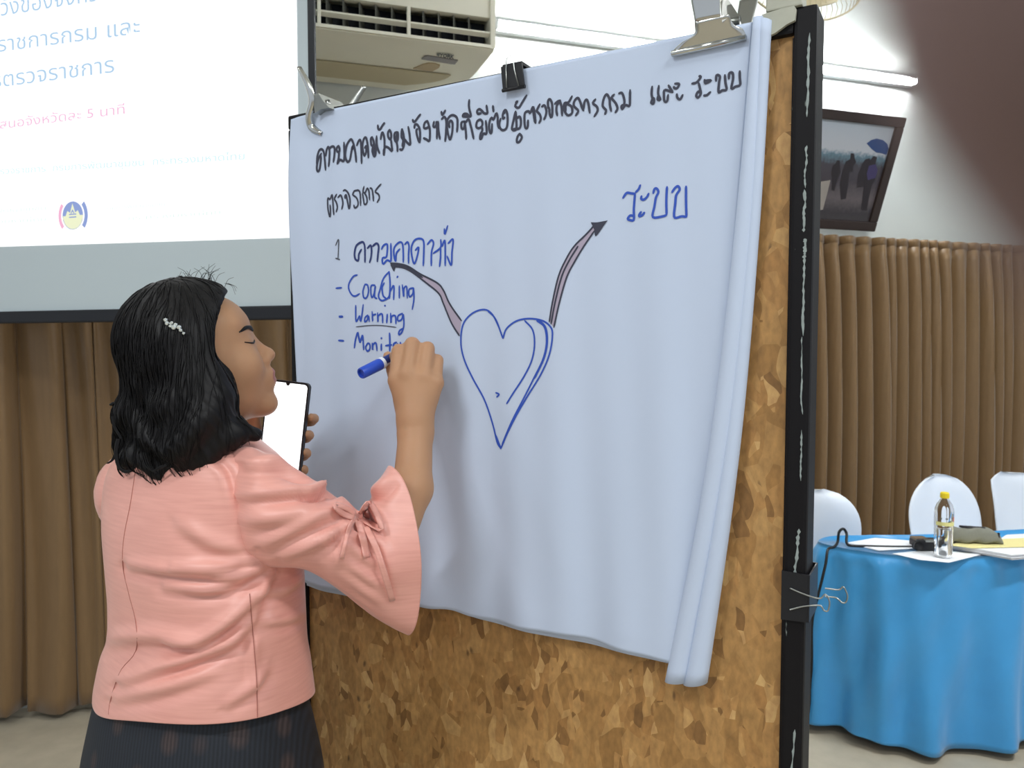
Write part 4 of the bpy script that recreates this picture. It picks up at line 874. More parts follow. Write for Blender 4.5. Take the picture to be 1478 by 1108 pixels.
# ================================================================ the person writing on the sheet
import openvdb
class Field:
    def __init__(s, lo, hi, h):
        s.lo = np.array(lo, float); s.h = h; s.n = np.ceil((np.array(hi) - s.lo) / h).astype(int) + 1
        s.a = np.full(tuple(s.n), 1.0, np.float32)
    def _blend(s, lo, hi, fn, k, sub=False):
        i0 = np.maximum(((np.array(lo) - s.lo) / s.h).astype(int) - 1, 0); i1 = np.minimum(((np.array(hi) - s.lo) / s.h).astype(int) + 2, s.n)
        if (i1 <= i0).any(): return
        ax = [(s.lo[k_] + s.h * np.arange(i0[k_], i1[k_])).astype(np.float32) for k_ in range(3)]
        d = fn(ax[0][:, None, None], ax[1][None, :, None], ax[2][None, None, :]).astype(np.float32)
        sl = tuple(slice(i0[k_], i1[k_]) for k_ in range(3)); a = s.a[sl]
        if sub:
            d = -d; hh = np.clip(0.5 - 0.5 * (a - d) / k, 0, 1); s.a[sl] = a + (d - a) * hh + k * hh * (1 - hh); return
        hh = np.clip(0.5 + 0.5 * (a - d) / k, 0, 1); s.a[sl] = a + (d - a) * hh - k * hh * (1 - hh)
    def cone(s, p, q, r0, r1, k=0.01, sub=False):
        p = np.array(p, float); q = np.array(q, float); v = q - p; L2 = float(v @ v) + 1e-12; R_ = max(r0, r1) + k * 2 + 0.012
        def fn(x, y, z):
            t = np.clip(((x - p[0]) * v[0] + (y - p[1]) * v[1] + (z - p[2]) * v[2]) / L2, 0, 1)
            return np.sqrt((x - p[0] - t * v[0]) ** 2 + (y - p[1] - t * v[1]) ** 2 + (z - p[2] - t * v[2]) ** 2) - (r0 + (r1 - r0) * t)
        s._blend(np.minimum(p, q) - R_, np.maximum(p, q) + R_, fn, k, sub)
    def ell(s, c, ax, r, k=0.01, sub=False):
        """ellipsoid with orthonormal axes (rows) and radii r"""
        c = np.array(c, float); ax = np.array(ax, float); r = np.array(r, float); R_ = np.sqrt(((ax * r[:, None]) ** 2).sum(0)) + 2 * k + 0.012
        def fn(x, y, z):
            k0 = 0; k1 = 0
            for i in range(3):
                e_ = (x - c[0]) * ax[i][0] + (y - c[1]) * ax[i][1] + (z - c[2]) * ax[i][2]
                k0 = k0 + (e_ / r[i]) ** 2; k1 = k1 + (e_ / r[i] ** 2) ** 2
            k0 = np.sqrt(k0); k1 = np.sqrt(k1) + 1e-9; return k0 * (k0 - 1) / k1
        s._blend(c - R_, c + R_, fn, k, sub)
    def mesh(s):
        g = openvdb.FloatGrid(0.05); g.copyFromArray(np.clip(s.a, -0.05, 0.05)); p, q = g.convertToQuads(0.0)
        return np.asarray(p, float) * s.h + s.lo, np.asarray(q)[:, ::-1]
def fast_obj(name, v, q, m, parent, mats=None, fmat=None):
    mi = np.array(world_m(parent).inverted()); v = np.asarray(v) @ mi[:3, :3].T + mi[:3, 3]
    me = bpy.data.meshes.new(name); nv, nf = len(v), len(q)
    me.vertices.add(nv); me.vertices.foreach_set('co', v.astype(np.float32).ravel())
    me.loops.add(nf * 4); me.loops.foreach_set('vertex_index', q.astype(np.int32).ravel())
    me.polygons.add(nf); me.polygons.foreach_set('loop_start', np.arange(0, nf * 4, 4, dtype=np.int32))
    for mm in (mats or [m]): me.materials.append(mm)
    me.update(calc_edges=True); me.validate()
    me.polygons.foreach_set('use_smooth', np.ones(nf, bool))
    if fmat is not None: me.polygons.foreach_set('material_index', np.asarray(fmat, np.int32))
    o_ = bpy.data.objects.new(name, me); COL.objects.link(o_); o_.parent = parent; return o_

PF = np.array((0.54, 0.8417, 0)); PR = np.array((0.8417, -0.54, 0)); PU = np.array((0, 0, 1.0)); PC_ = np.array((-0.458, 1.12, 0))
def T(r, f, z): return PC_ + PR * r + PF * f + PU * z
person = empty('person', PC_, 'person in a pink silk jacket and dark skirt writing on the sheet, seen from behind', 'person')

# ---- head frame
yaw = math.radians(25); pit = math.radians(17)
f0 = np.array((math.cos(yaw), math.sin(yaw), 0)); HFf = f0 * math.cos(pit) + PU * math.sin(pit); HFu = -f0 * math.sin(pit) + PU * math.cos(pit); HFr = np.array((math.sin(yaw), -math.cos(yaw), 0))
HC = P(397, 509, 1.175) - (HFf * 0.1155 - HFu * 0.0345); HA = np.array((HFf, HFr, HFu))
def Hd(f, r, u): return HC + HFf * f + HFr * r + HFu * u

B = Field((-0.80, 0.86, 0.0), (-0.08, 1.37, 1.68), 0.003)
TA = np.array((PR, PF, PU))
# trunk and legs
B.ell(T(0, 0, 0.90), TA, (0.150, 0.108, 0.15), 0.03); B.ell(T(0, 0.005, 1.05), TA, (0.132, 0.092, 0.16), 0.04); B.ell(T(0, 0, 1.21), TA, (0.130, 0.084, 0.165), 0.03)
for s_ in (-1, 1):
    B.ell(T(0.065 * s_, 0.075, 1.20), TA, (0.055, 0.035, 0.05), 0.03)
    B.cone(T(0.075 * s_, 0, 0.84), T(0.07 * s_, 0.005, 0.46), 0.082, 0.052, 0.03); B.cone(T(0.07 * s_, 0.005, 0.46), T(0.066 * s_, -0.015, 0.09), 0.050, 0.034, 0.02)
    B.ell(T(0.070 * s_, -0.025, 0.32), TA, (0.045, 0.05, 0.10), 0.03); B.ell(T(0.066 * s_, 0.05, 0.036), TA, (0.036, 0.105, 0.030), 0.02)
B.cone(T(-0.105, 0, 1.335), T(0.105, 0, 1.335), 0.040, 0.040, 0.03)
# neck
B.cone(T(0, -0.015, 1.36), Hd(-0.025, 0, -0.06), 0.056, 0.052, 0.03)
# right arm
S_R = T(0.125, 0.0, 1.318); E_R = P(560, 796, 1.10); W_R = P(600, 622, 1.195); mid = P(595, 705, 1.150)
B.cone(S_R, E_R, 0.040, 0.034, 0.02); B.cone(E_R, mid, 0.031, 0.0295, 0.012); B.cone(mid, W_R, 0.0295, 0.0262, 0.012)
# left arm, bent up in front of the chest
S_L = T(-0.140, 0.0, 1.335); E_L = np.array((-0.56, 1.275, 1.17)); W_L = P(398, 712, 1.305)
B.cone(S_L, E_L, 0.040, 0.036, 0.02); B.cone(E_L, W_L, 0.036, 0.026, 0.02)
# right hand: metacarpals, bent fingers, thumb
w0 = P(599, 604, 1.198)
B.cone(W_R, w0, 0.0265, 0.024, 0.012)
fing = [((573, 549, 1.207), (576, 507, 1.222), (570, 517, 1.246), (567, 528, 1.250), 0.0118), ((589, 541, 1.200), (595, 497, 1.218), (583, 507, 1.247), (575, 517, 1.254), 0.0120),
        ((611, 545, 1.201), (617, 503, 1.220), (606, 512, 1.250), (598, 524, 1.258), 0.0115), ((628, 553, 1.206), (631, 520, 1.228), (624, 532, 1.252), (617, 545, 1.258), 0.0100)]
for m_, p_, d_, t_, r_ in fing: B.cone(w0, P(*m_), 0.021, 0.0138, 0.014)
B.ell(P(601, 570, 1.207), np.array((RT, UPV, FW)), (0.032, 0.034, 0.014), 0.012)
for m_, p_, d_, t_, r_ in fing:
    B.cone(P(*m_), P(*p_), r_ * 1.12, r_ * 1.02, 0.006); B.cone(P(*p_), P(*d_), r_ * 0.95, r_ * 0.86, 0.003); B.cone(P(*d_), P(*t_), r_ * 0.85, r_ * 0.74, 0.003)
B.cone(P(586, 588, 1.212), P(573, 556, 1.234), 0.016, 0.0122, 0.010); B.cone(P(573, 556, 1.234), P(567, 534, 1.244), 0.0118, 0.0104, 0.004); B.cone(P(567, 534, 1.244), P(560, 514, 1.256), 0.0100, 0.0084, 0.003)
# left hand behind the phone
wl = P(398, 690, 1.302); B.cone(W_L, wl, 0.026, 0.025, 0.01); B.ell(P(402, 650, 1.305), np.array((RT, UPV, FW)), (0.036, 0.045, 0.014), 0.012)
for y_, xo in ((604, 453), (628, 446), (654, 442), (678, 438)):
    B.cone(P(410, y_ + 8, 1.305), P(xo - 4, y_ + 3, 1.303), 0.0105, 0.0092, 0.006); B.cone(P(xo - 4, y_ + 3, 1.303), P(xo, y_, 1.280), 0.0092, 0.0082, 0.003); B.cone(P(xo, y_, 1.280), P(xo - 4, y_ - 2, 1.264), 0.0082, 0.0068, 0.003)
B.cone(P(388, 660, 1.305), P(370, 632, 1.300), 0.017, 0.0125, 0.010); B.cone(P(370, 632, 1.300), P(366, 604, 1.285), 0.0125, 0.0105, 0.005); B.cone(P(366, 604, 1.285), P(369, 590, 1.268), 0.0105, 0.008, 0.004)
# head and face
B.ell(Hd(0.0, 0, 0.016), HA, (0.086, 0.072, 0.078), 0.02)
B.ell(Hd(0.030, 0, -0.030), HA, (0.060, 0.062, 0.075), 0.03)
B.ell(Hd(0.040, 0, -0.070), HA, (0.050, 0.048, 0.046), 0.025)
B.ell(Hd(0.077, 0, -0.104), HA, (0.020, 0.022, 0.018), 0.02)
B.ell(Hd(0.055, 0, 0.028), HA, (0.030, 0.055, 0.030), 0.025)
for s_ in (-1, 1):
    B.ell(Hd(0.060, 0.038 * s_, -0.038), HA, (0.028, 0.024, 0.026), 0.02)
    B.ell(Hd(0.070, 0.031 * s_, -0.004), HA, (0.015, 0.016, 0.0115), 0.005)
    B.ell(Hd(0.094, 0.0125 * s_, -0.041), HA, (0.0115, 0.0085, 0.0085), 0.006)
    B.cone(Hd(0.078, 0.010 * s_, 0.024), Hd(0.066, 0.046 * s_, 0.022), 0.009, 0.006, 0.012)
    B.ell(Hd(-0.010, 0.075 * s_, -0.008), HA, (0.018, 0.008, 0.030), 0.006)
B.cone(Hd(0.080, 0, 0.004), Hd(0.101, 0, -0.031), 0.0075, 0.0100, 0.010); B.ell(Hd(0.104, 0, -0.0345), HA, (0.0115, 0.0115, 0.0100), 0.006)
B.ell(Hd(0.086, 0, -0.066), HA, (0.020, 0.026, 0.020), 0.012)
B.ell(Hd(0.0975, 0, -0.0610), HA, (0.0085, 0.020, 0.0062), 0.005); B.ell(Hd(0.0950, 0, -0.0730), HA, (0.0085, 0.018, 0.0066), 0.004)
B.cone(Hd(0.1055, -0.016, -0.0672), Hd(0.1055, 0.016, -0.0672), 0.0028, 0.0028, 0.002, sub=True)
bv, bq = B.mesh()
M_skin = mat('tan skin', srgb(184, 140, 106), 0.5, spec=0.35, noise_s=25, noise_a=0.05, bump=0.05, bump_s=300, sss=0.06)
M_lip = mat('lips', srgb(168, 108, 98), 0.4); M_shoe = mat('shoe black', srgb(30, 28, 30), 0.4)
fc_ = bv[bq].mean(1); hl = (fc_ - HC) @ HA.T
lip = ((hl[:, 0] > 0.086) & (((hl[:, 1] / 0.021) ** 2 + ((hl[:, 2] + 0.067) / 0.0135) ** 2) < 1)).astype(int)
body = fast_obj('body', bv, bq, M_skin, person, mats=[M_skin, M_lip], fmat=lip)
sm = body.modifiers.new('soft', 'SMOOTH'); sm.iterations = 3; sm.factor = 0.5
btree = BVHTree.FromPolygons([tuple(v) for v in bv], [tuple(int(i) for i in q) for q in bq[(fc_[:, 2] > 1.3)]])
# eyebrow, lashes
M_hair = mat('black hair', srgb(17, 15, 16), 0.5, spec=0.3, noise_s=60, noise_a=0.3, stretch=(1, 1, 0.15))
def on_face(f, r, u, off=0.0006):
    o_ = Hd(f + 0.05, r * 1.25, u); hit, nrm, _, _ = btree.ray_cast(Vector(o_), Vector(Hd(0.0, r * 0.9, u) - o_).normalized())
    return None if hit is None else np.array(hit) + np.array(nrm) * off * (1 if np.dot(nrm, HFf) > -0.5 else -1)
for s_ in (1, -1):
    pts = [on_face(0.08, r_ * s_, u_) for r_, u_ in ((0.013, 0.008), (0.025, 0.013), (0.038, 0.0145), (0.050, 0.011))]
    pts = [p_ for p_ in pts if p_ is not None]
    if len(pts) > 2: MB().tube(catmull(pts, 14), np.interp(np.linspace(0, 1, 14), (0, .3, .8, 1), (.0022, .0034, .0026, .0008)), 6).out('eyebrow', M_hair, person, smooth=True, world=True)
    pts = [on_face(0.08, r_ * s_, u_) for r_, u_ in ((0.017, -0.007), (0.026, -0.0095), (0.036, -0.009), (0.046, -0.005))]
    pts = [p_ for p_ in pts if p_ is not None]
    if len(pts) > 2: MB().tube(catmull(pts, 14), np.interp(np.linspace(0, 1, 14), (0, .4, 1), (.0008, .0016, .0008)), 6).out('eyelashes', M_hair, person, smooth=True, world=True)

# ---- jacket
def silk():
    m = bpy.data.materials.new('pink silk'); m.use_nodes = True; nt = m.node_tree; b = nt.nodes['Principled BSDF']; L_ = nt.links.new
    b.inputs['Roughness'].default_value = 0.43; b.inputs['Specular IOR Level'].default_value = 0.6; b.inputs['Sheen Weight'].default_value = 0.3; b.inputs['Sheen Roughness'].default_value = 0.4
    tc = nt.nodes.new('ShaderNodeTexCoord'); mp = nt.nodes.new('ShaderNodeMapping'); mp.inputs['Scale'].default_value = (0.07, 0.07, 1.0); L_(tc.outputs['Object'], mp.inputs[0])
    n = nt.nodes.new('ShaderNodeTexNoise'); n.inputs['Scale'].default_value = 260; n.inputs['Detail'].default_value = 4; L_(mp.outputs[0], n.inputs[0])
    r = nt.nodes.new('ShaderNodeValToRGB'); r.color_ramp.elements[0].position = 0.3; r.color_ramp.elements[0].color = srgb(226, 158, 144); r.color_ramp.elements[1].position = 0.72; r.color_ramp.elements[1].color = srgb(236, 170, 155); L_(n.outputs[0], r.inputs[0]); L_(r.outputs[0], b.inputs['Base Color'])
    bp = nt.nodes.new('ShaderNodeBump'); bp.inputs['Strength'].default_value = 0.10; bp.inputs['Distance'].default_value = 0.001; L_(n.outputs[0], bp.inputs['Height']); L_(bp.outputs[0], b.inputs['Normal'])
    return m
M_silk = silk()
M_seam = mat('seam thread', srgb(176, 112, 100), 0.7)
ring_keys = np.array([  # z, half width, half depth, shift right, shift forward
 (1.028, 0.176, 0.126, 0.000, 0.0), (1.044, 0.175, 0.124, 0.000, 0.0), (1.085, 0.168, 0.118, 0.004, 0.0), (1.12, 0.160, 0.110, 0.010, 0.0), (1.165, 0.159, 0.108, 0.010, 0.0),
 (1.22, 0.161, 0.108, 0.006, 0.0), (1.28, 0.164, 0.106, 0.0, 0.0), (1.33, 0.166, 0.098, -0.004, 0.0), (1.365, 0.160, 0.088, -0.004, 0.0), (1.388, 0.140, 0.078, 0, 0.0), (1.404, 0.112, 0.070, 0, 0.0), (1.416, 0.085, 0.066, 0, 0.0), (1.424, 0.070, 0.064, 0, 0.002)])
NR, NT = 130, 240
rk = catmull(ring_keys, NR); th = np.linspace(0, 2 * math.pi, NT, endpoint=False); ce, se = np.cos(th), np.sin(th); ex = 2 / 2.35
ring = np.zeros((NR, NT, 3))
for i in range(NR):
    z, a, b_, sr, sf = rk[i]
    ring[i] = PC_ + PR * (sr + a * np.sign(ce) * np.abs(ce) ** ex)[:, None] + PF * (sf + b_ * np.sign(se) * np.abs(se) ** ex)[:, None] + PU * z
rad_ = ring - ring.mean(1, keepdims=True); rad_[..., 2] = 0; rad_ /= np.linalg.norm(rad_, axis=2)[..., None]
ring[..., 2] += 0.032 * np.clip(rad_ @ unit((CAM - PC_) * (1, 1, 0)), 0, 1) ** 1.3 * (1 - sstep(1.03, 1.17, ring[..., 2]))
def grid_normals(g):
    du = np.roll(g, -1, 1) - np.roll(g, 1, 1); dv = np.gradient(g, axis=0); n = np.cross(du, dv); return n / (np.linalg.norm(n, axis=2)[..., None] + 1e-12)
def fold_disp(g, nrm, folds):
    px = proj(g); d_ = np.zeros(g.shape[:2]); facing = np.clip(-((g - CAM) * nrm).sum(2) / np.linalg.norm(g - CAM, axis=2) * 3, 0, 1)
    for pts, amp, w, asym in folds:
        c_ = catmull(pts, 40); D2 = np.full(g.shape[:2], 1e9); sgn = np.zeros(g.shape[:2]); tt_ = np.zeros(g.shape[:2])
        for k in range(39):
            a_, b_ = c_[k], c_[k + 1]; v_ = b_ - a_; t_ = np.clip(((px - a_) @ v_) / (v_ @ v_), 0, 1); e_ = px - a_ - t_[..., None] * v_; dd = (e_ ** 2).sum(2)
            m_ = dd < D2; D2 = np.where(m_, dd, D2); cr_ = v_[0] * e_[..., 1] - v_[1] * e_[..., 0]; sgn = np.where(m_, cr_ / np.linalg.norm(v_), sgn); tt_ = np.where(m_, (k + t_) / 39, tt_)
        env = np.sin(math.pi * np.clip(tt_ * 0.9 + 0.07, 0, 1)) ** 0.7
        x_ = np.sign(sgn) * np.sqrt(D2) / w
        prof = np.exp(-x_ ** 2) - asym * np.exp(-((x_ - 1.3) / 0.9) ** 2)
        d_ += 2.2 * amp * env * prof * np.where(D2 < (5 * w) ** 2, 1, 0)
    return d_ * facing
zc = lambda pts: crop(90, 600, 550 / 1200, pts)
folds = [(zc([(220, 468), (370, 488), (520, 500), (600, 480), (668, 440)]), 0.0060, 9, 0.9), (zc([(360, 470), (480, 475), (580, 455), (680, 430)]), 0.0045, 7, 0.8), (zc([(330, 530), (450, 545), (560, 520), (650, 470)]), 0.0050, 9, 0.8),
         (zc([(350, 715), (450, 695), (560, 610), (680, 460)]), 0.0065, 10, 0.9), (zc([(200, 830), (400, 760), (540, 700), (600, 610), (660, 500)]), 0.0055, 11, 0.8), (zc([(150, 700), (300, 690), (450, 720)]), 0.004, 12, 0.6),
         (zc([(520, 905), (600, 850), (640, 790)]), 0.003, 9, 0.8), (zc([(380, 340), (480, 400), (590, 420)]), 0.0035, 12, 0.6), (zc([(180, 880), (330, 850), (480, 800)]), 0.0035, 12, 0.7), (zc([(620, 560), (600, 700), (610, 880)]), 0.0025, 9, 0.5),
         (zc([(110, 560), (130, 650), (120, 760)]), 0.004, 9, 0.8), (zc([(450, 120), (520, 170), (560, 300)]), -0.003, 8, 0.4), (zc([(620, 650), (700, 640), (760, 620)]), 0.003, 8, 0.7), (zc([(620, 560), (700, 545), (760, 500)]), 0.0035, 8, 0.7)]
nrm = grid_normals(ring); out_s = np.sign(((ring - ring.mean(1, keepdims=True)) * nrm).sum(2).mean()); nrm *= out_s
ring = ring + nrm * fold_disp(ring, nrm, folds)[..., None]
jacket = MB().grid(ring, closed_v=True).out('jacket', M_silk, person, smooth=True, world=True); solidify(jacket, 0.002, 0)
jt = BVHTree.FromPolygons([tuple(v) for v in ring.reshape(-1, 3)], [(i * NT + j, (i + 1) * NT + j, (i + 1) * NT + (j + 1) % NT, i * NT + (j + 1) % NT) for i in range(NR - 1) for j in range(NT)])
def on_jacket(px, py, off=0.001, tree=None):
    r_ = unit(ray(px, py)); h_ = (tree or jt).ray_cast(Vector(CAM), Vector(r_))[0]
    return None if h_ is None else np.array(h_) - r_ * off
def seam(name, pts, r_=0.0006, off=0.0022, m=None, tree=None):
    q = [on_jacket(*p_, off, tree) for p_ in catmull(pts, 40)]; q = [p_ for p_ in q if p_ is not None]
    if len(q) > 3: MB().tube(q, r_, 5).out(name, m or M_seam, jacket, smooth=True, world=True)
seam('back_zip', [(195, 682), (188, 728), (179, 774), (177, 815), (186, 857), (196, 898), (196, 939), (174, 968), (159, 1012), (156, 1046)])
seam('side_seam', zc([(590, 560), (600, 680), (612, 830), (615, 970)]), 0.0006)
q = on_jacket(155, 1044, 0.003)
if q is not None: MB().box(q + (-0.002, -0.001, -0.018), q + (0.002, 0.001, 0.004), 0.0008).out('zip_pull', mat('brass', srgb(150, 120, 80), 0.35, metal=1.0), jacket, world=True)
hem = ring[1] + nrm[1] * 0.0006
# right sleeve, gathered above a bell cuff
sec = [((322, 650), (318, 770), 1.065, 0.040, (0.50, -0.87)), ((362, 646), (346, 798), 1.046, 0.062, (0.45, -0.89)), ((402, 666), (386, 814), 1.042, 0.062, (0.40, -0.92)), ((445, 690), (440, 819), 1.048, 0.060, (0.35, -0.94)), ((488, 720), (490, 849), 1.058, 0.058, (0.40, -0.92)),
       ((516, 742), (520, 872), 1.070, 0.056, (0.45, -0.89)), ((533, 737), (538, 888), 1.080, 0.057, (0.5, -0.87)), ((550, 702), (560, 902), 1.092, 0.066, (0.54, -0.84)), ((566, 674), (580, 912), 1.105, 0.075, (0.56, -0.83))]
keys = []
for tp_, bt_, d_, h_, w_ in sec: keys.append(np.r_[P(*tp_, d_), P(*bt_, d_), np.array((w_[0], w_[1], 0)) * h_])
K = catmull(np.array(keys), 90); NS = 120; ph = np.linspace(0, 2 * math.pi, NS, endpoint=False); slv = np.zeros((90, NS, 3))
for i in range(90):
    tp_, bt_, w_ = K[i, :3], K[i, 3:6], K[i, 6:]; c_ = (tp_ + bt_) / 2; v_ = (tp_ - bt_) / 2
    slv[i] = c_ + np.cos(ph)[:, None] * v_ + np.sin(ph)[:, None] * w_
u_ = np.linspace(0, 1, 90)
gath = np.exp(-((u_ - 0.60) / 0.10) ** 2)[:, None] * 0.0035 * np.sin(ph * 15)[None] * (0.4 + 0.6 * np.clip(np.cos(ph - 0.7), 0, 1))[None]
gath = gath + sstep(0.62, 1.0, u_)[:, None] * 0.004 * np.sin(ph * 5 + 1)[None]
ns_ = grid_normals(slv); ns_ *= np.sign(((slv - slv.mean(1, keepdims=True)) * ns_).sum(2).mean())
slv = slv + ns_ * gath[..., None]
sfolds = [(zc([(590, 150), (700, 150), (790, 190), (840, 205)]), 0.006, 10, 0.8), (zc([(560, 250), (700, 240), (820, 225), (850, 235)]), 0.0045, 9, 0.8), (zc([(770, 245), (815, 230), (845, 205)]), 0.007, 6, 1.0), (zc([(640, 400), (760, 340), (860, 300), (920, 310)]), 0.005, 11, 0.8),
          (zc([(700, 440), (800, 400), (880, 350), (925, 320)]), 0.004, 9, 0.8), (zc([(580, 330), (680, 320), (780, 290)]), 0.004, 12, 0.7), (zc([(950, 270), (985, 310), (1010, 360)]), 0.006, 6, 1.0), (zc([(960, 330), (1010, 420), (1040, 520)]), 0.003, 12, 0.6), (zc([(900, 330), (890, 400), (850, 480)]), 0.003, 8, 0.6),
          (zc([(940, 260), (1000, 230), (1040, 190)]), 0.004, 8, 0.8), (zc([(930, 300), (880, 270), (850, 280)]), 0.005, 6, 0.8)]
slv = slv + ns_ * fold_disp(slv, ns_, sfolds)[..., None]
slv_o = MB().grid(slv, closed_v=True).out('sleeve', M_silk, jacket, smooth=True, world=True); solidify(slv_o, 0.002, 0)
st_ = BVHTree.FromPolygons([tuple(v) for v in slv.reshape(-1, 3)], [(i * NS + j, (i + 1) * NS + j, (i + 1) * NS + (j + 1) % NS, i * NS + (j + 1) % NS) for i in range(89) for j in range(NS)])
# bow of narrow ribbon on the gathers
def ribbon(pts, wpx, lift, name='ribbon'):
    rows = []; c_ = catmull(pts, 18); tg = np.gradient(c_, axis=0); tg /= np.linalg.norm(tg, axis=1)[:, None]
    for i, (p_, t_) in enumerate(zip(c_, tg)):
        n2 = np.array((-t_[1], t_[0])) * wpx / 2; row = []
        for k in (-1, -0.4, 0.4, 1):
            h_ = on_jacket(*(p_ + n2 * k), lift[0] + (lift[1] - lift[0]) * math.sin(math.pi * i / 17), st_)
            row.append(h_ if h_ is not None else (row[-1] if row else P(*(p_ + n2 * k), 1.02)))
        rows.append(row)
    solidify(MB().grid(rows).out(name, M_silk, slv_o, smooth=True, world=True), 0.0014)
ribbon(zc([(925, 315), (905, 350), (890, 400), (880, 450)]), 6, (0.003, 0.006)); ribbon(zc([(930, 325), (945, 380), (960, 445)]), 10, (0.004, 0.009)); ribbon(zc([(940, 320), (985, 410), (1015, 500), (1040, 582)]), 9, (0.003, 0.012))
ribbon(zc([(925, 310), (895, 290), (860, 280), (880, 305), (922, 322)]), 8, (0.004, 0.012), 'bow_loop'); ribbon(zc([(938, 312), (965, 275), (985, 300), (1005, 355), (965, 335), (940, 322)]), 8, (0.004, 0.013), 'bow_loop')
qk = on_jacket(*zc([(930, 315)])[0], 0.004, st_)
if qk is not None: MB().ball(qk, (0.0075, 0.006, 0.0075), 12).out('bow_knot', M_silk, slv_o, smooth=True, world=True)
# left sleeve
pathL = catmull([S_L + PR * 0.03 + PU * -0.0, S_L + PR * -0.005 + PU * -0.02, (S_L + E_L) / 2 + PR * -0.005, E_L, (E_L * 0.55 + W_L * 0.45), (E_L * 0.3 + W_L * 0.7)], 40)
radL = np.interp(np.linspace(0, 1, 40), (0, .15, .45, .7, .85, 1), (.060, .068, .062, .054, .060, .078))
solidify(MB().tube(pathL, radL, 40, cap=False).out('sleeve', M_silk, jacket, smooth=True, world=True), 0.002, 0)

# ---- skirt and shoes
def skirt_mat():
    m = bpy.data.materials.new('dark woven skirt'); m.use_nodes = True; nt = m.node_tree; b = nt.nodes['Principled BSDF']; L_ = nt.links.new; b.inputs['Roughness'].default_value = 0.7
    tc = nt.nodes.new('ShaderNodeTexCoord'); mp = nt.nodes.new('ShaderNodeMapping'); mp.inputs['Scale'].default_value = (1, 1, 0.8); L_(tc.outputs['Object'], mp.inputs[0])
    v = nt.nodes.new('ShaderNodeTexVoronoi'); v.inputs['Scale'].default_value = 22; v.inputs['Randomness'].default_value = 0.25; L_(mp.outputs[0], v.inputs[0])
    w = nt.nodes.new('ShaderNodeTexWave'); w.inputs['Scale'].default_value = 60; w.inputs['Distortion'].default_value = 1.0; L_(tc.outputs['Object'], w.inputs[0])
    r = nt.nodes.new('ShaderNodeValToRGB'); r.color_ramp.elements[0].position = 0.18; r.color_ramp.elements[0].color = srgb(66, 54, 54); r.color_ramp.elements[1].position = 0.36; r.color_ramp.elements[1].color = srgb(30, 36, 46); L_(v.outputs['Distance'], r.inputs[0])
    mx = nt.nodes.new('ShaderNodeMix'); mx.data_type = 'RGBA'; mx.blend_type = 'MULTIPLY'; mx.inputs[0].default_value = 0.5; L_(r.outputs[0], mx.inputs[6]); L_(w.outputs[0], mx.inputs[7]); L_(mx.outputs[2], b.inputs['Base Color']); return m
sk_keys = np.array([(1.09, 0.148, 0.098), (1.05, 0.162, 0.112), (0.99, 0.176, 0.130), (0.88, 0.188, 0.150), (0.70, 0.184, 0.150), (0.45, 0.176, 0.145), (0.12, 0.172, 0.150)])
skk = catmull(sk_keys, 60); sr = []
for z, a, b_ in skk:
    h = (1.03 - z) / 0.9; w_ = 1 + 0.05 * h * np.sin(th * 7)
    sr.append(PC_ + PR * (a * np.sign(ce) * np.abs(ce) ** ex * w_ - 0.006)[:, None] + PF * (b_ * np.sign(se) * np.abs(se) ** ex * w_)[:, None] + PU * z)
solidify(MB().grid(sr, closed_v=True).out('skirt', skirt_mat(), person, smooth=True, world=True), 0.003, 0)
for s_ in (-1, 1):
    mb = MB(); c_ = T(0.066 * s_, 0.05, 0.0); rows = []
    for u in np.linspace(-1, 1, 16):
        wd = 0.043 * math.sqrt(max(0.02, 1 - abs(u) ** 3.0)); hz = 0.030 + 0.028 * sstep(0.2, -0.9, u)
        rows.append([c_ + PF * 0.122 * u + PR * wd * math.cos(t) + PU * (0.003 + hz * max(0, math.sin(t)) if math.sin(t) > 0 else 0.001) for t in np.linspace(0, 2 * math.pi, 20, endpoint=False)])
    mb.grid(rows, closed_v=True); mb.out('shoe', M_shoe, person, smooth=True, world=True)

# ---- hair
Hf = Field((-0.72, 0.93, 1.28), (-0.30, 1.36, 1.69), 0.003)
Hf.ell(Hd(0.002, 0, 0.020), HA, (0.097, 0.088, 0.091), 0.01)
Hf.cone(Hd(-0.018, 0.02, -0.01), P(235, 605, 1.11), 0.072, 0.058, 0.012)
Hf.cone(Hd(-0.018, -0.03, -0.01), P(242, 605, 1.16), 0.067, 0.054, 0.012)
Hf.cone(Hd(-0.005, 0.058, 0.015), P(292, 570, 1.065), 0.044, 0.050, 0.03)
Hf.cone(Hd(0.0, -0.058, 0.015), P(320, 590, 1.19), 0.038, 0.035, 0.02)
Hf.ell(Hd(0.120, 0, -0.040), HA, (0.112, 0.20, 0.120), 0.008, sub=True)
Hf.cone(P(290, 560, 1.062), P(296, 612, 1.045), 0.044, 0.044, 0.015); Hf.cone(P(296, 606, 1.045), P(330, 622, 1.05), 0.036, 0.022, 0.015); Hf.cone(P(330, 622, 1.05), P(368, 628, 1.06), 0.020, 0.006, 0.01)
Hf.cone(P(232, 600, 1.10), P(235, 640, 1.07), 0.052, 0.038, 0.015); Hf.cone(P(235, 640, 1.07), P(262, 662, 1.035), 0.040, 0.022, 0.015); Hf.cone(P(205, 590, 1.12), P(196, 650, 1.10), 0.030, 0.024, 0.012)
Hf.cone(P(195, 580, 1.12), P(182, 610, 1.12), 0.024, 0.017, 0.01); Hf.cone(P(192, 650, 1.10), P(210, 675, 1.075), 0.022, 0.012, 0.01); Hf.cone(P(262, 600, 1.05), P(280, 650, 1.03), 0.040, 0.026, 0.02); Hf.cone(P(230, 640, 1.06), P(238, 676, 1.045), 0.026, 0.012, 0.01)
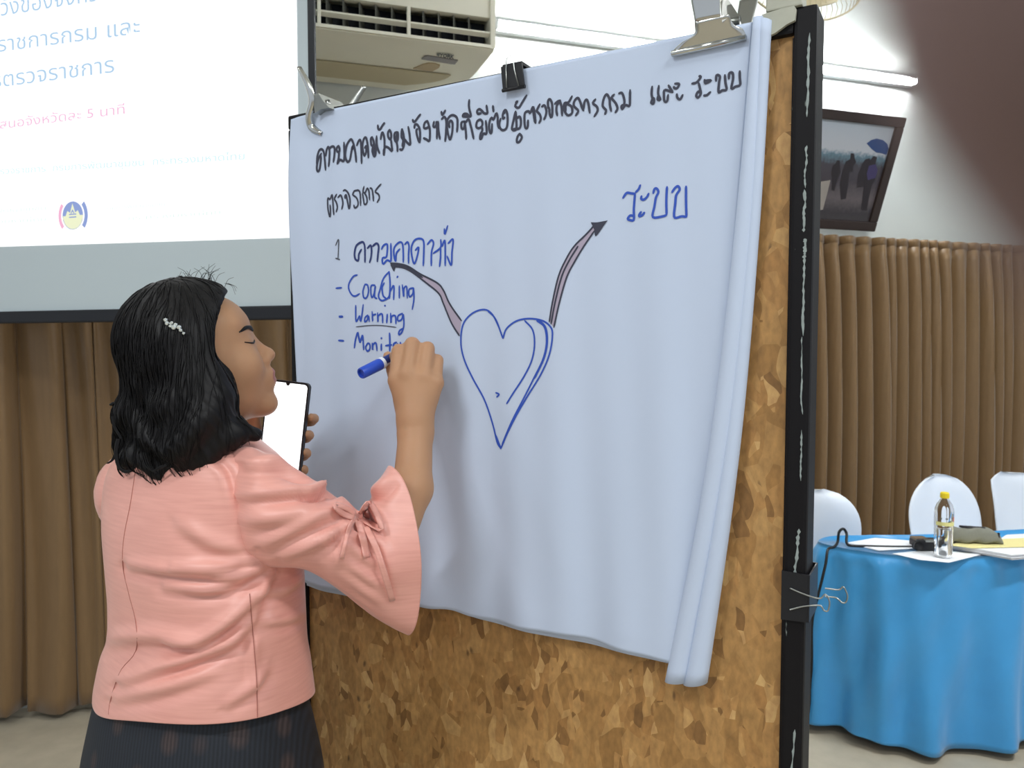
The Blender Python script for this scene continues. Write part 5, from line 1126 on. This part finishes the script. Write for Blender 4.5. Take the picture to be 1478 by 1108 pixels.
hv, hq = Hf.mesh()
# comb the surface into locks
nv_ = np.zeros_like(hv); fn_ = np.cross(hv[hq[:, 1]] - hv[hq[:, 0]], hv[hq[:, 2]] - hv[hq[:, 0]])
for k in range(4): np.add.at(nv_, hq[:, k], fn_)
nv_ /= np.linalg.norm(nv_, axis=1)[:, None] + 1e-12
rel = hv - Hd(-0.02, 0, 0.06); az = np.arctan2(rel @ HFr, rel @ HFf); el = np.linalg.norm(rel, axis=1)
lock = np.sin(az * 26 + 5 * np.sin(el * 22) + 2 * np.sin(az * 7)) * 0.5 + 0.5 * np.sin(az * 61 + 8 * np.sin(el * 31)); lowr = np.clip((1.52 - hv[:, 2]) / 0.12, 0, 1)
hv = hv + nv_ * (lock * (0.0007 + 0.0012 * lowr) + lowr * 0.0065 * np.sin(hv[:, 2] * 105 + 3.2 * np.sin(az * 4) + 2 * az))[:, None]
hair = fast_obj('hair', hv, hq, M_hair, person)
htree = BVHTree.FromPolygons([tuple(v) for v in hv], [tuple(int(i) for i in q) for q in hq])
# strands that run over the mass and leave it in curls
r_ = np.random.default_rng(21); mb = MB(); part = Hd(-0.02, 0.015, 0.10)
cand = np.where(((hv - HC) @ HFu > 0.0))[0]
for k in range(520):
    p_ = hv[r_.choice(cand)].copy(); path = [p_ + 0]; sw = r_.normal(0, 0.25); L_ = int(r_.integers(16, 34)); phs = r_.uniform(0, 6.28); out_d = None
    for i in range(L_):
        g = np.array((0, 0, -1.0)) + 0.55 * unit(p_ - part) * max(0, 1 - i / 10) + PR * 0.18 * math.sin(i * 0.5 + phs) + HFf * (sw * 0.4 - 0.25 * max(0, 1 - i / 12))
        q_ = p_ + unit(g) * 0.009
        loc, nn, _, dist = htree.find_nearest(Vector(q_))
        if loc is None: break
        loc = np.array(loc); nn = np.array(nn); nn *= np.sign(nn @ (loc - Hd(-0.02, 0, -0.02)))
        if q_[2] < 1.40 + r_.uniform(-0.02, 0.01): q_ = 0.35 * q_ + 0.65 * (loc + nn * 0.003)
        else: q_ = loc + nn * r_.uniform(0.0003, 0.0022)
        if ((q_ - HC) @ HFf > 0.055 and (q_ - HC) @ HFu < 0.05): break
        path.append(q_); p_ = q_
    if len(path) > 5:
        path = np.array(path); path[1:-1] = (path[:-2] + path[1:-1] * 2 + path[2:]) / 4
        mb.tube(path, np.linspace(0.0009, 0.0003, len(path)), 3, cap=False)
def curl(pts, r0=0.0016, r1=0.0005): mb.tube(catmull([P(*q_) for q_ in pts], 26), np.linspace(r0, r1, 26), 4, cap=False)
H2 = lambda pts, d: [(100 + a * 380 / 1170, 360 + b_ * 360 / 1108, d) for a, b_ in pts]
for j in range(4):
    o_ = 3.0 * j
    curl(H2([(215 + o_, 840), (205 + o_, 900), (215 + o_, 960), (250, 990 - o_), (290 - o_, 970), (300 - o_, 900), (285 - o_, 870)], 1.06), 0.0022)
    curl(H2([(190 + o_, 740), (200 + o_, 790), (230 + o_, 850), (215 + o_, 900)], 1.07)); curl(H2([(480, 880 + o_), (450, 940 + o_), (400, 965 + o_), (370, 985)], 1.02)); curl(H2([(570 - o_, 850), (540 - o_, 920), (480, 960 - o_), (430, 970)], 1.02), 0.0014)
    curl(H2([(320 + 3 * o_, 900), (340 + 3 * o_, 960), (385 + o_, 995)], 1.03), 0.0018); curl(H2([(180 + o_, 690), (200 + o_, 680), (230, 700)], 1.10)); curl(H2([(760 - 6 * o_, 740), (800 - o_, 780), (845 - o_, 828)], 1.045), 0.002)
    curl(H2([(215 + o_, 870), (190 + o_, 930), (165 + o_, 950)], 1.06), 0.0009)
for j in range(26):
    a = r_.uniform(0, 1); x0 = 440 + 260 * a; y0 = 165 - 45 * math.sin(math.pi * min(1, a * 0.9)); dx = r_.uniform(-60, 60); dy = r_.uniform(15, 60)
    curl(H2([(x0, y0 + 25), (x0 + dx * 0.4, y0 - dy * 0.5), (x0 + dx, y0 - dy)], 1.13 + r_.uniform(-0.03, 0.03)), 0.0004, 0.0002)
for j in range(3): curl(H2([(690 + 8 * j, 150), (722 + 7 * j, 162), (738 + 4 * j, 200 - 14 * j)], 1.13), 0.0003, 0.0002)
for k in range(70):      # loose curled locks along the lower edge
    x0 = r_.uniform(168, 305); y0 = 600 + r_.uniform(-12, 22); d0 = 1.035 + 0.075 * np.clip((290 - x0) / 120, 0, 1) + r_.uniform(0, 0.03); dr = 1 if r_.random() < 0.6 else -1; ln = r_.uniform(45, 75); am_ = r_.uniform(6, 15); q_ = r_.uniform(0, 6.28)
    n_ = 10; tt_ = np.linspace(0, 1, n_)
    pts = [(x0 + am_ * math.sin(q_ + 4.2 * t_) * t_ + dr * 14 * max(0, t_ - 0.6) ** 1.3 * 2.5, y0 + ln * t_ - 26 * max(0, t_ - 0.75) * (r_.random() < 0.5), d0) for t_ in tt_]
    mb.tube(catmull([P(*p2) for p2 in pts], 26), np.interp(np.linspace(0, 1, 26), (0, .3, .8, 1), (.003, .0055, .0032, .0006)), 6, cap=False)
tag(mb.out('hair_strands', M_hair, hair, smooth=True, world=True), kind='stuff')

# ---- hair clip with small stones
def on_hair(px, py, off=0.003):
    r2 = unit(ray(px, py)); h_ = htree.ray_cast(Vector(CAM), Vector(r2))[0]; return P(px, py, 1.05) if h_ is None else np.array(h_) - r2 * off
zc2 = lambda a, b_: (100 + a * 380 / 1170, 360 + b_ * 360 / 1108)
c_ = on_hair(*zc2(465, 340), 0.0015)
clip = empty('hair_clip', c_, 'small sparkling hair clip set with clear stones in the black hair', 'hair clip')
MB().tube([on_hair(*zc2(a, b_), 0.001) for a, b_ in ((420, 310), (445, 328), (465, 342), (490, 352), (512, 374))], 0.0016, 6).out('bar', M_chr2, clip, smooth=True, world=True)
M_gem = mat('clear stone', srgb(235, 240, 238), 0.08, metal=0.6, spec=0.8)
for a, b_, s_ in ((428, 313, 4), (434, 328, 4), (455, 325, 3), (448, 340, 3), (464, 346, 5), (472, 334, 4), (488, 345, 4.5), (494, 358, 3.5), (508, 372, 3)):
    MB().ball(on_hair(*zc2(a, b_), 0.0035), 0.00085 * s_ * 0.8, 8).out('stone', M_gem, clip, world=True)

# ---- phone
M_ps = mat('lit phone screen', (0.05, 0.05, 0.05), 0.2, emit=(0.96, 0.98, 1.0), es=1.7)
pc_ = P(409, 618, 1.258); tl_ = math.radians(6.0); pn = unit((-0.16, -1.0, 0.06)); pu = unit(np.array((math.sin(tl_), 0, math.cos(tl_))) - pn * (np.array((math.sin(tl_), 0, math.cos(tl_))) @ pn)); pr_ = np.cross(pu, -pn) * -1
if pr_[0] < 0: pr_ = -pr_
PM = np.eye(4); PM[:3, 0] = pr_; PM[:3, 1] = -pn; PM[:3, 2] = pu; PM[:3, 3] = pc_
e = empty('smartphone', Matrix([list(x) for x in PM]), 'black smartphone with a bright white screen held in the left hand', 'phone')
def rrect(w, h, r, n=6): return [(cx * (w - r) + r * math.cos(a), cz * (h - r) + r * math.sin(a)) for cx, cz, a0 in ((1, 1, 0), (-1, 1, 90), (-1, -1, 180), (1, -1, 270)) for a in np.radians(np.linspace(a0, a0 + 90, n))]
PWH, PHH_ = 0.0365, 0.078
MB().prism(rrect(PWH, PHH_, 0.008), 0, 0.009).out('case', M_black, e)
MB().prism(rrect(PWH - 0.0028, PHH_ - 0.0035, 0.006), -0.0006, 0.001).out('screen', M_ps, e)
MB().prism([(-0.004, PHH_ - 0.003), (0.004, PHH_ - 0.003), (0.002, PHH_ - 0.0075), (-0.002, PHH_ - 0.0075)], -0.0009, 0.0005).out('notch', M_black, e)
MB().box((PWH - 0.007, -0.0009, PHH_ - 0.014), (PWH - 0.0062, 0, PHH_ - 0.010)).out('screen_icon', mat('icon grey', srgb(120, 120, 120), 0.5), e)

# ---- marker
tipb = bl(609, 497, 0.0); tipb[1] = float(ypap(tipb[0], tipb[2])) - 0.001; tip = bw_(*tipb)
best = min((abs(np.linalg.norm(P(521, 539, d_) - tip) - 0.135), d_) for d_ in np.linspace(1.10, 1.27, 120))[1]; endp = P(521, 539, best); ax_ = unit(endp - tip); Lm = float(np.linalg.norm(endp - tip))
u1 = unit(np.cross(ax_, (0, 0, 1))); u2 = np.cross(ax_, u1); MK = np.eye(4); MK[:3, 0] = u1; MK[:3, 1] = u2; MK[:3, 2] = ax_; MK[:3, 3] = tip
e = empty('marker_pen', Matrix([list(x) for x in MK]), 'blue capped whiteboard marker held in the right hand', 'marker')
M_cap2 = mat('marker blue cap', srgb(44, 80, 190), 0.35); M_mkw = mat('marker white', srgb(226, 230, 236), 0.4); M_mkn = mat('marker navy label', srgb(34, 52, 118), 0.4)
MB().lathe([(0.0005, 0), (0.0018, 0.001), (0.0024, 0.006), (0.0024, 0.010)], 12).out('nib', M_dkb, e, smooth=True)
autosmooth(MB().lathe([(0.003, 0.009), (0.006, 0.012), (0.0075, 0.022), (0.0078, 0.03)], 20).out('collar', M_mkw, e))
autosmooth(MB().lathe([(0.0082, 0.03), (0.0082, Lm - 0.046)], 24).out('barrel', M_mkn, e))
a = np.linspace(-0.7, 0.7, 8) + 2.2; MB().grid([[(0.0084 * math.cos(t), 0.0084 * math.sin(t), z) for t in a] for z in (0.032, Lm - 0.048)]).out('label_stripe', M_mkw, e, smooth=True)
autosmooth(MB().lathe([(0.0083, Lm - 0.049), (0.0098, Lm - 0.048), (0.0098, Lm - 0.043), (0.0083, Lm - 0.042)], 24).out('ring', M_mkw, e))
autosmooth(MB().lathe([(0.0088, Lm - 0.043), (0.0096, Lm - 0.040), (0.0092, Lm - 0.002), (0.0084, Lm), (0.0065, Lm), (0.006, Lm - 0.003), (0.0003, Lm - 0.003)], 24).out('end_cap', M_cap2, e))
# ================================================================ the photographer's hand: its forefinger strays over the lens corner
Ph = Field((-0.03, -0.19, CAMZ - 0.22), (0.17, 0.05, CAMZ + 0.07), 0.0014)
def Z(x, y, z): return np.array((x, y, CAMZ + z))
kn = [Z(0.060, 0.004, -0.045), Z(0.068, 0.004, -0.064), Z(0.072, 0.002, -0.083), Z(0.072, -0.002, -0.100)]
wr = Z(0.100, -0.075, -0.115)
for k_ in kn: Ph.cone(wr, k_, 0.022, 0.0115, 0.014)
Ph.cone(wr, Z(0.135, -0.16, -0.175), 0.026, 0.031, 0.015)
# forefinger, straight, lying across the upper corner in front of the lens
Ph.cone(kn[0], Z(0.0341, 0.0175, -0.020), 0.0100, 0.0086, 0.006); Ph.cone(Z(0.0341, 0.0175, -0.020), Z(0.0172, 0.0175, 0.0100), 0.0084, 0.0078, 0.003); Ph.cone(Z(0.0172, 0.0175, 0.0100), Z(0.0068, 0.0175, 0.0310), 0.0078, 0.0062, 0.003)
# the other fingers curl round the lower edge of the phone
for (k_, p_, d_, t_) in ((kn[1], Z(0.045, 0.014, -0.058), Z(0.028, 0.012, -0.062), Z(0.016, 0.008, -0.066)), (kn[2], Z(0.050, 0.012, -0.080), Z(0.032, 0.010, -0.078), Z(0.020, 0.006, -0.076)), (kn[3], Z(0.052, 0.008, -0.098), Z(0.037, 0.006, -0.092), Z(0.026, 0.004, -0.088))):
    Ph.cone(k_, p_, 0.0098, 0.0086, 0.005); Ph.cone(p_, d_, 0.0086, 0.0078, 0.003); Ph.cone(d_, t_, 0.0077, 0.0064, 0.003)
# thumb on the screen side
Ph.cone(Z(0.090, -0.055, -0.085), Z(0.062, -0.034, -0.045), 0.016, 0.0115, 0.010); Ph.cone(Z(0.062, -0.034, -0.045), Z(0.034, -0.024, -0.028), 0.0112, 0.0095, 0.004); Ph.cone(Z(0.034, -0.024, -0.028), Z(0.014, -0.021, -0.022), 0.0092, 0.0075, 0.003)
pv, pq = Ph.mesh()
hand = empty('photographer_hand', wr, "out-of-focus hand of the photographer, a fingertip blurring the upper right corner", 'hand')
hb = fast_obj('hand', pv, pq, mat('dim skin', srgb(143, 118, 114), 0.6), hand); hb.modifiers.new('soft', 'SMOOTH').iterations = 2
nl = Z(0.0072, 0.0232, 0.0290); MB().ball(nl, (0.0042, 0.0016, 0.0058), 12).out('fingernail', mat('nail', srgb(206, 170, 150), 0.3), hand, smooth=True, world=True)
# the phone that takes the picture, unseen, added to shade the finger from behind
e = empty('camera_phone', Matrix.Translation((-0.05, -0.0105, CAMZ - 0.022)), 'black phone held sideways by the photographer', 'phone')
MB().prism(rrect(0.078, 0.037, 0.008), -0.0035, 0.0035).out('case', M_black, e)
MB().prism(rrect(0.074, 0.034, 0.006), -0.0041, -0.003).out('screen', mat('dim phone screen', srgb(60, 62, 66), 0.2), e)
for x, z in ((0.05, 0.022), (0.05, 0.004), (0.032, 0.022)):
    MB().tube([(x, 0.003, z), (x, 0.0055, z)], 0.0052, 18).out('lens_ring', M_black, e, smooth=True)
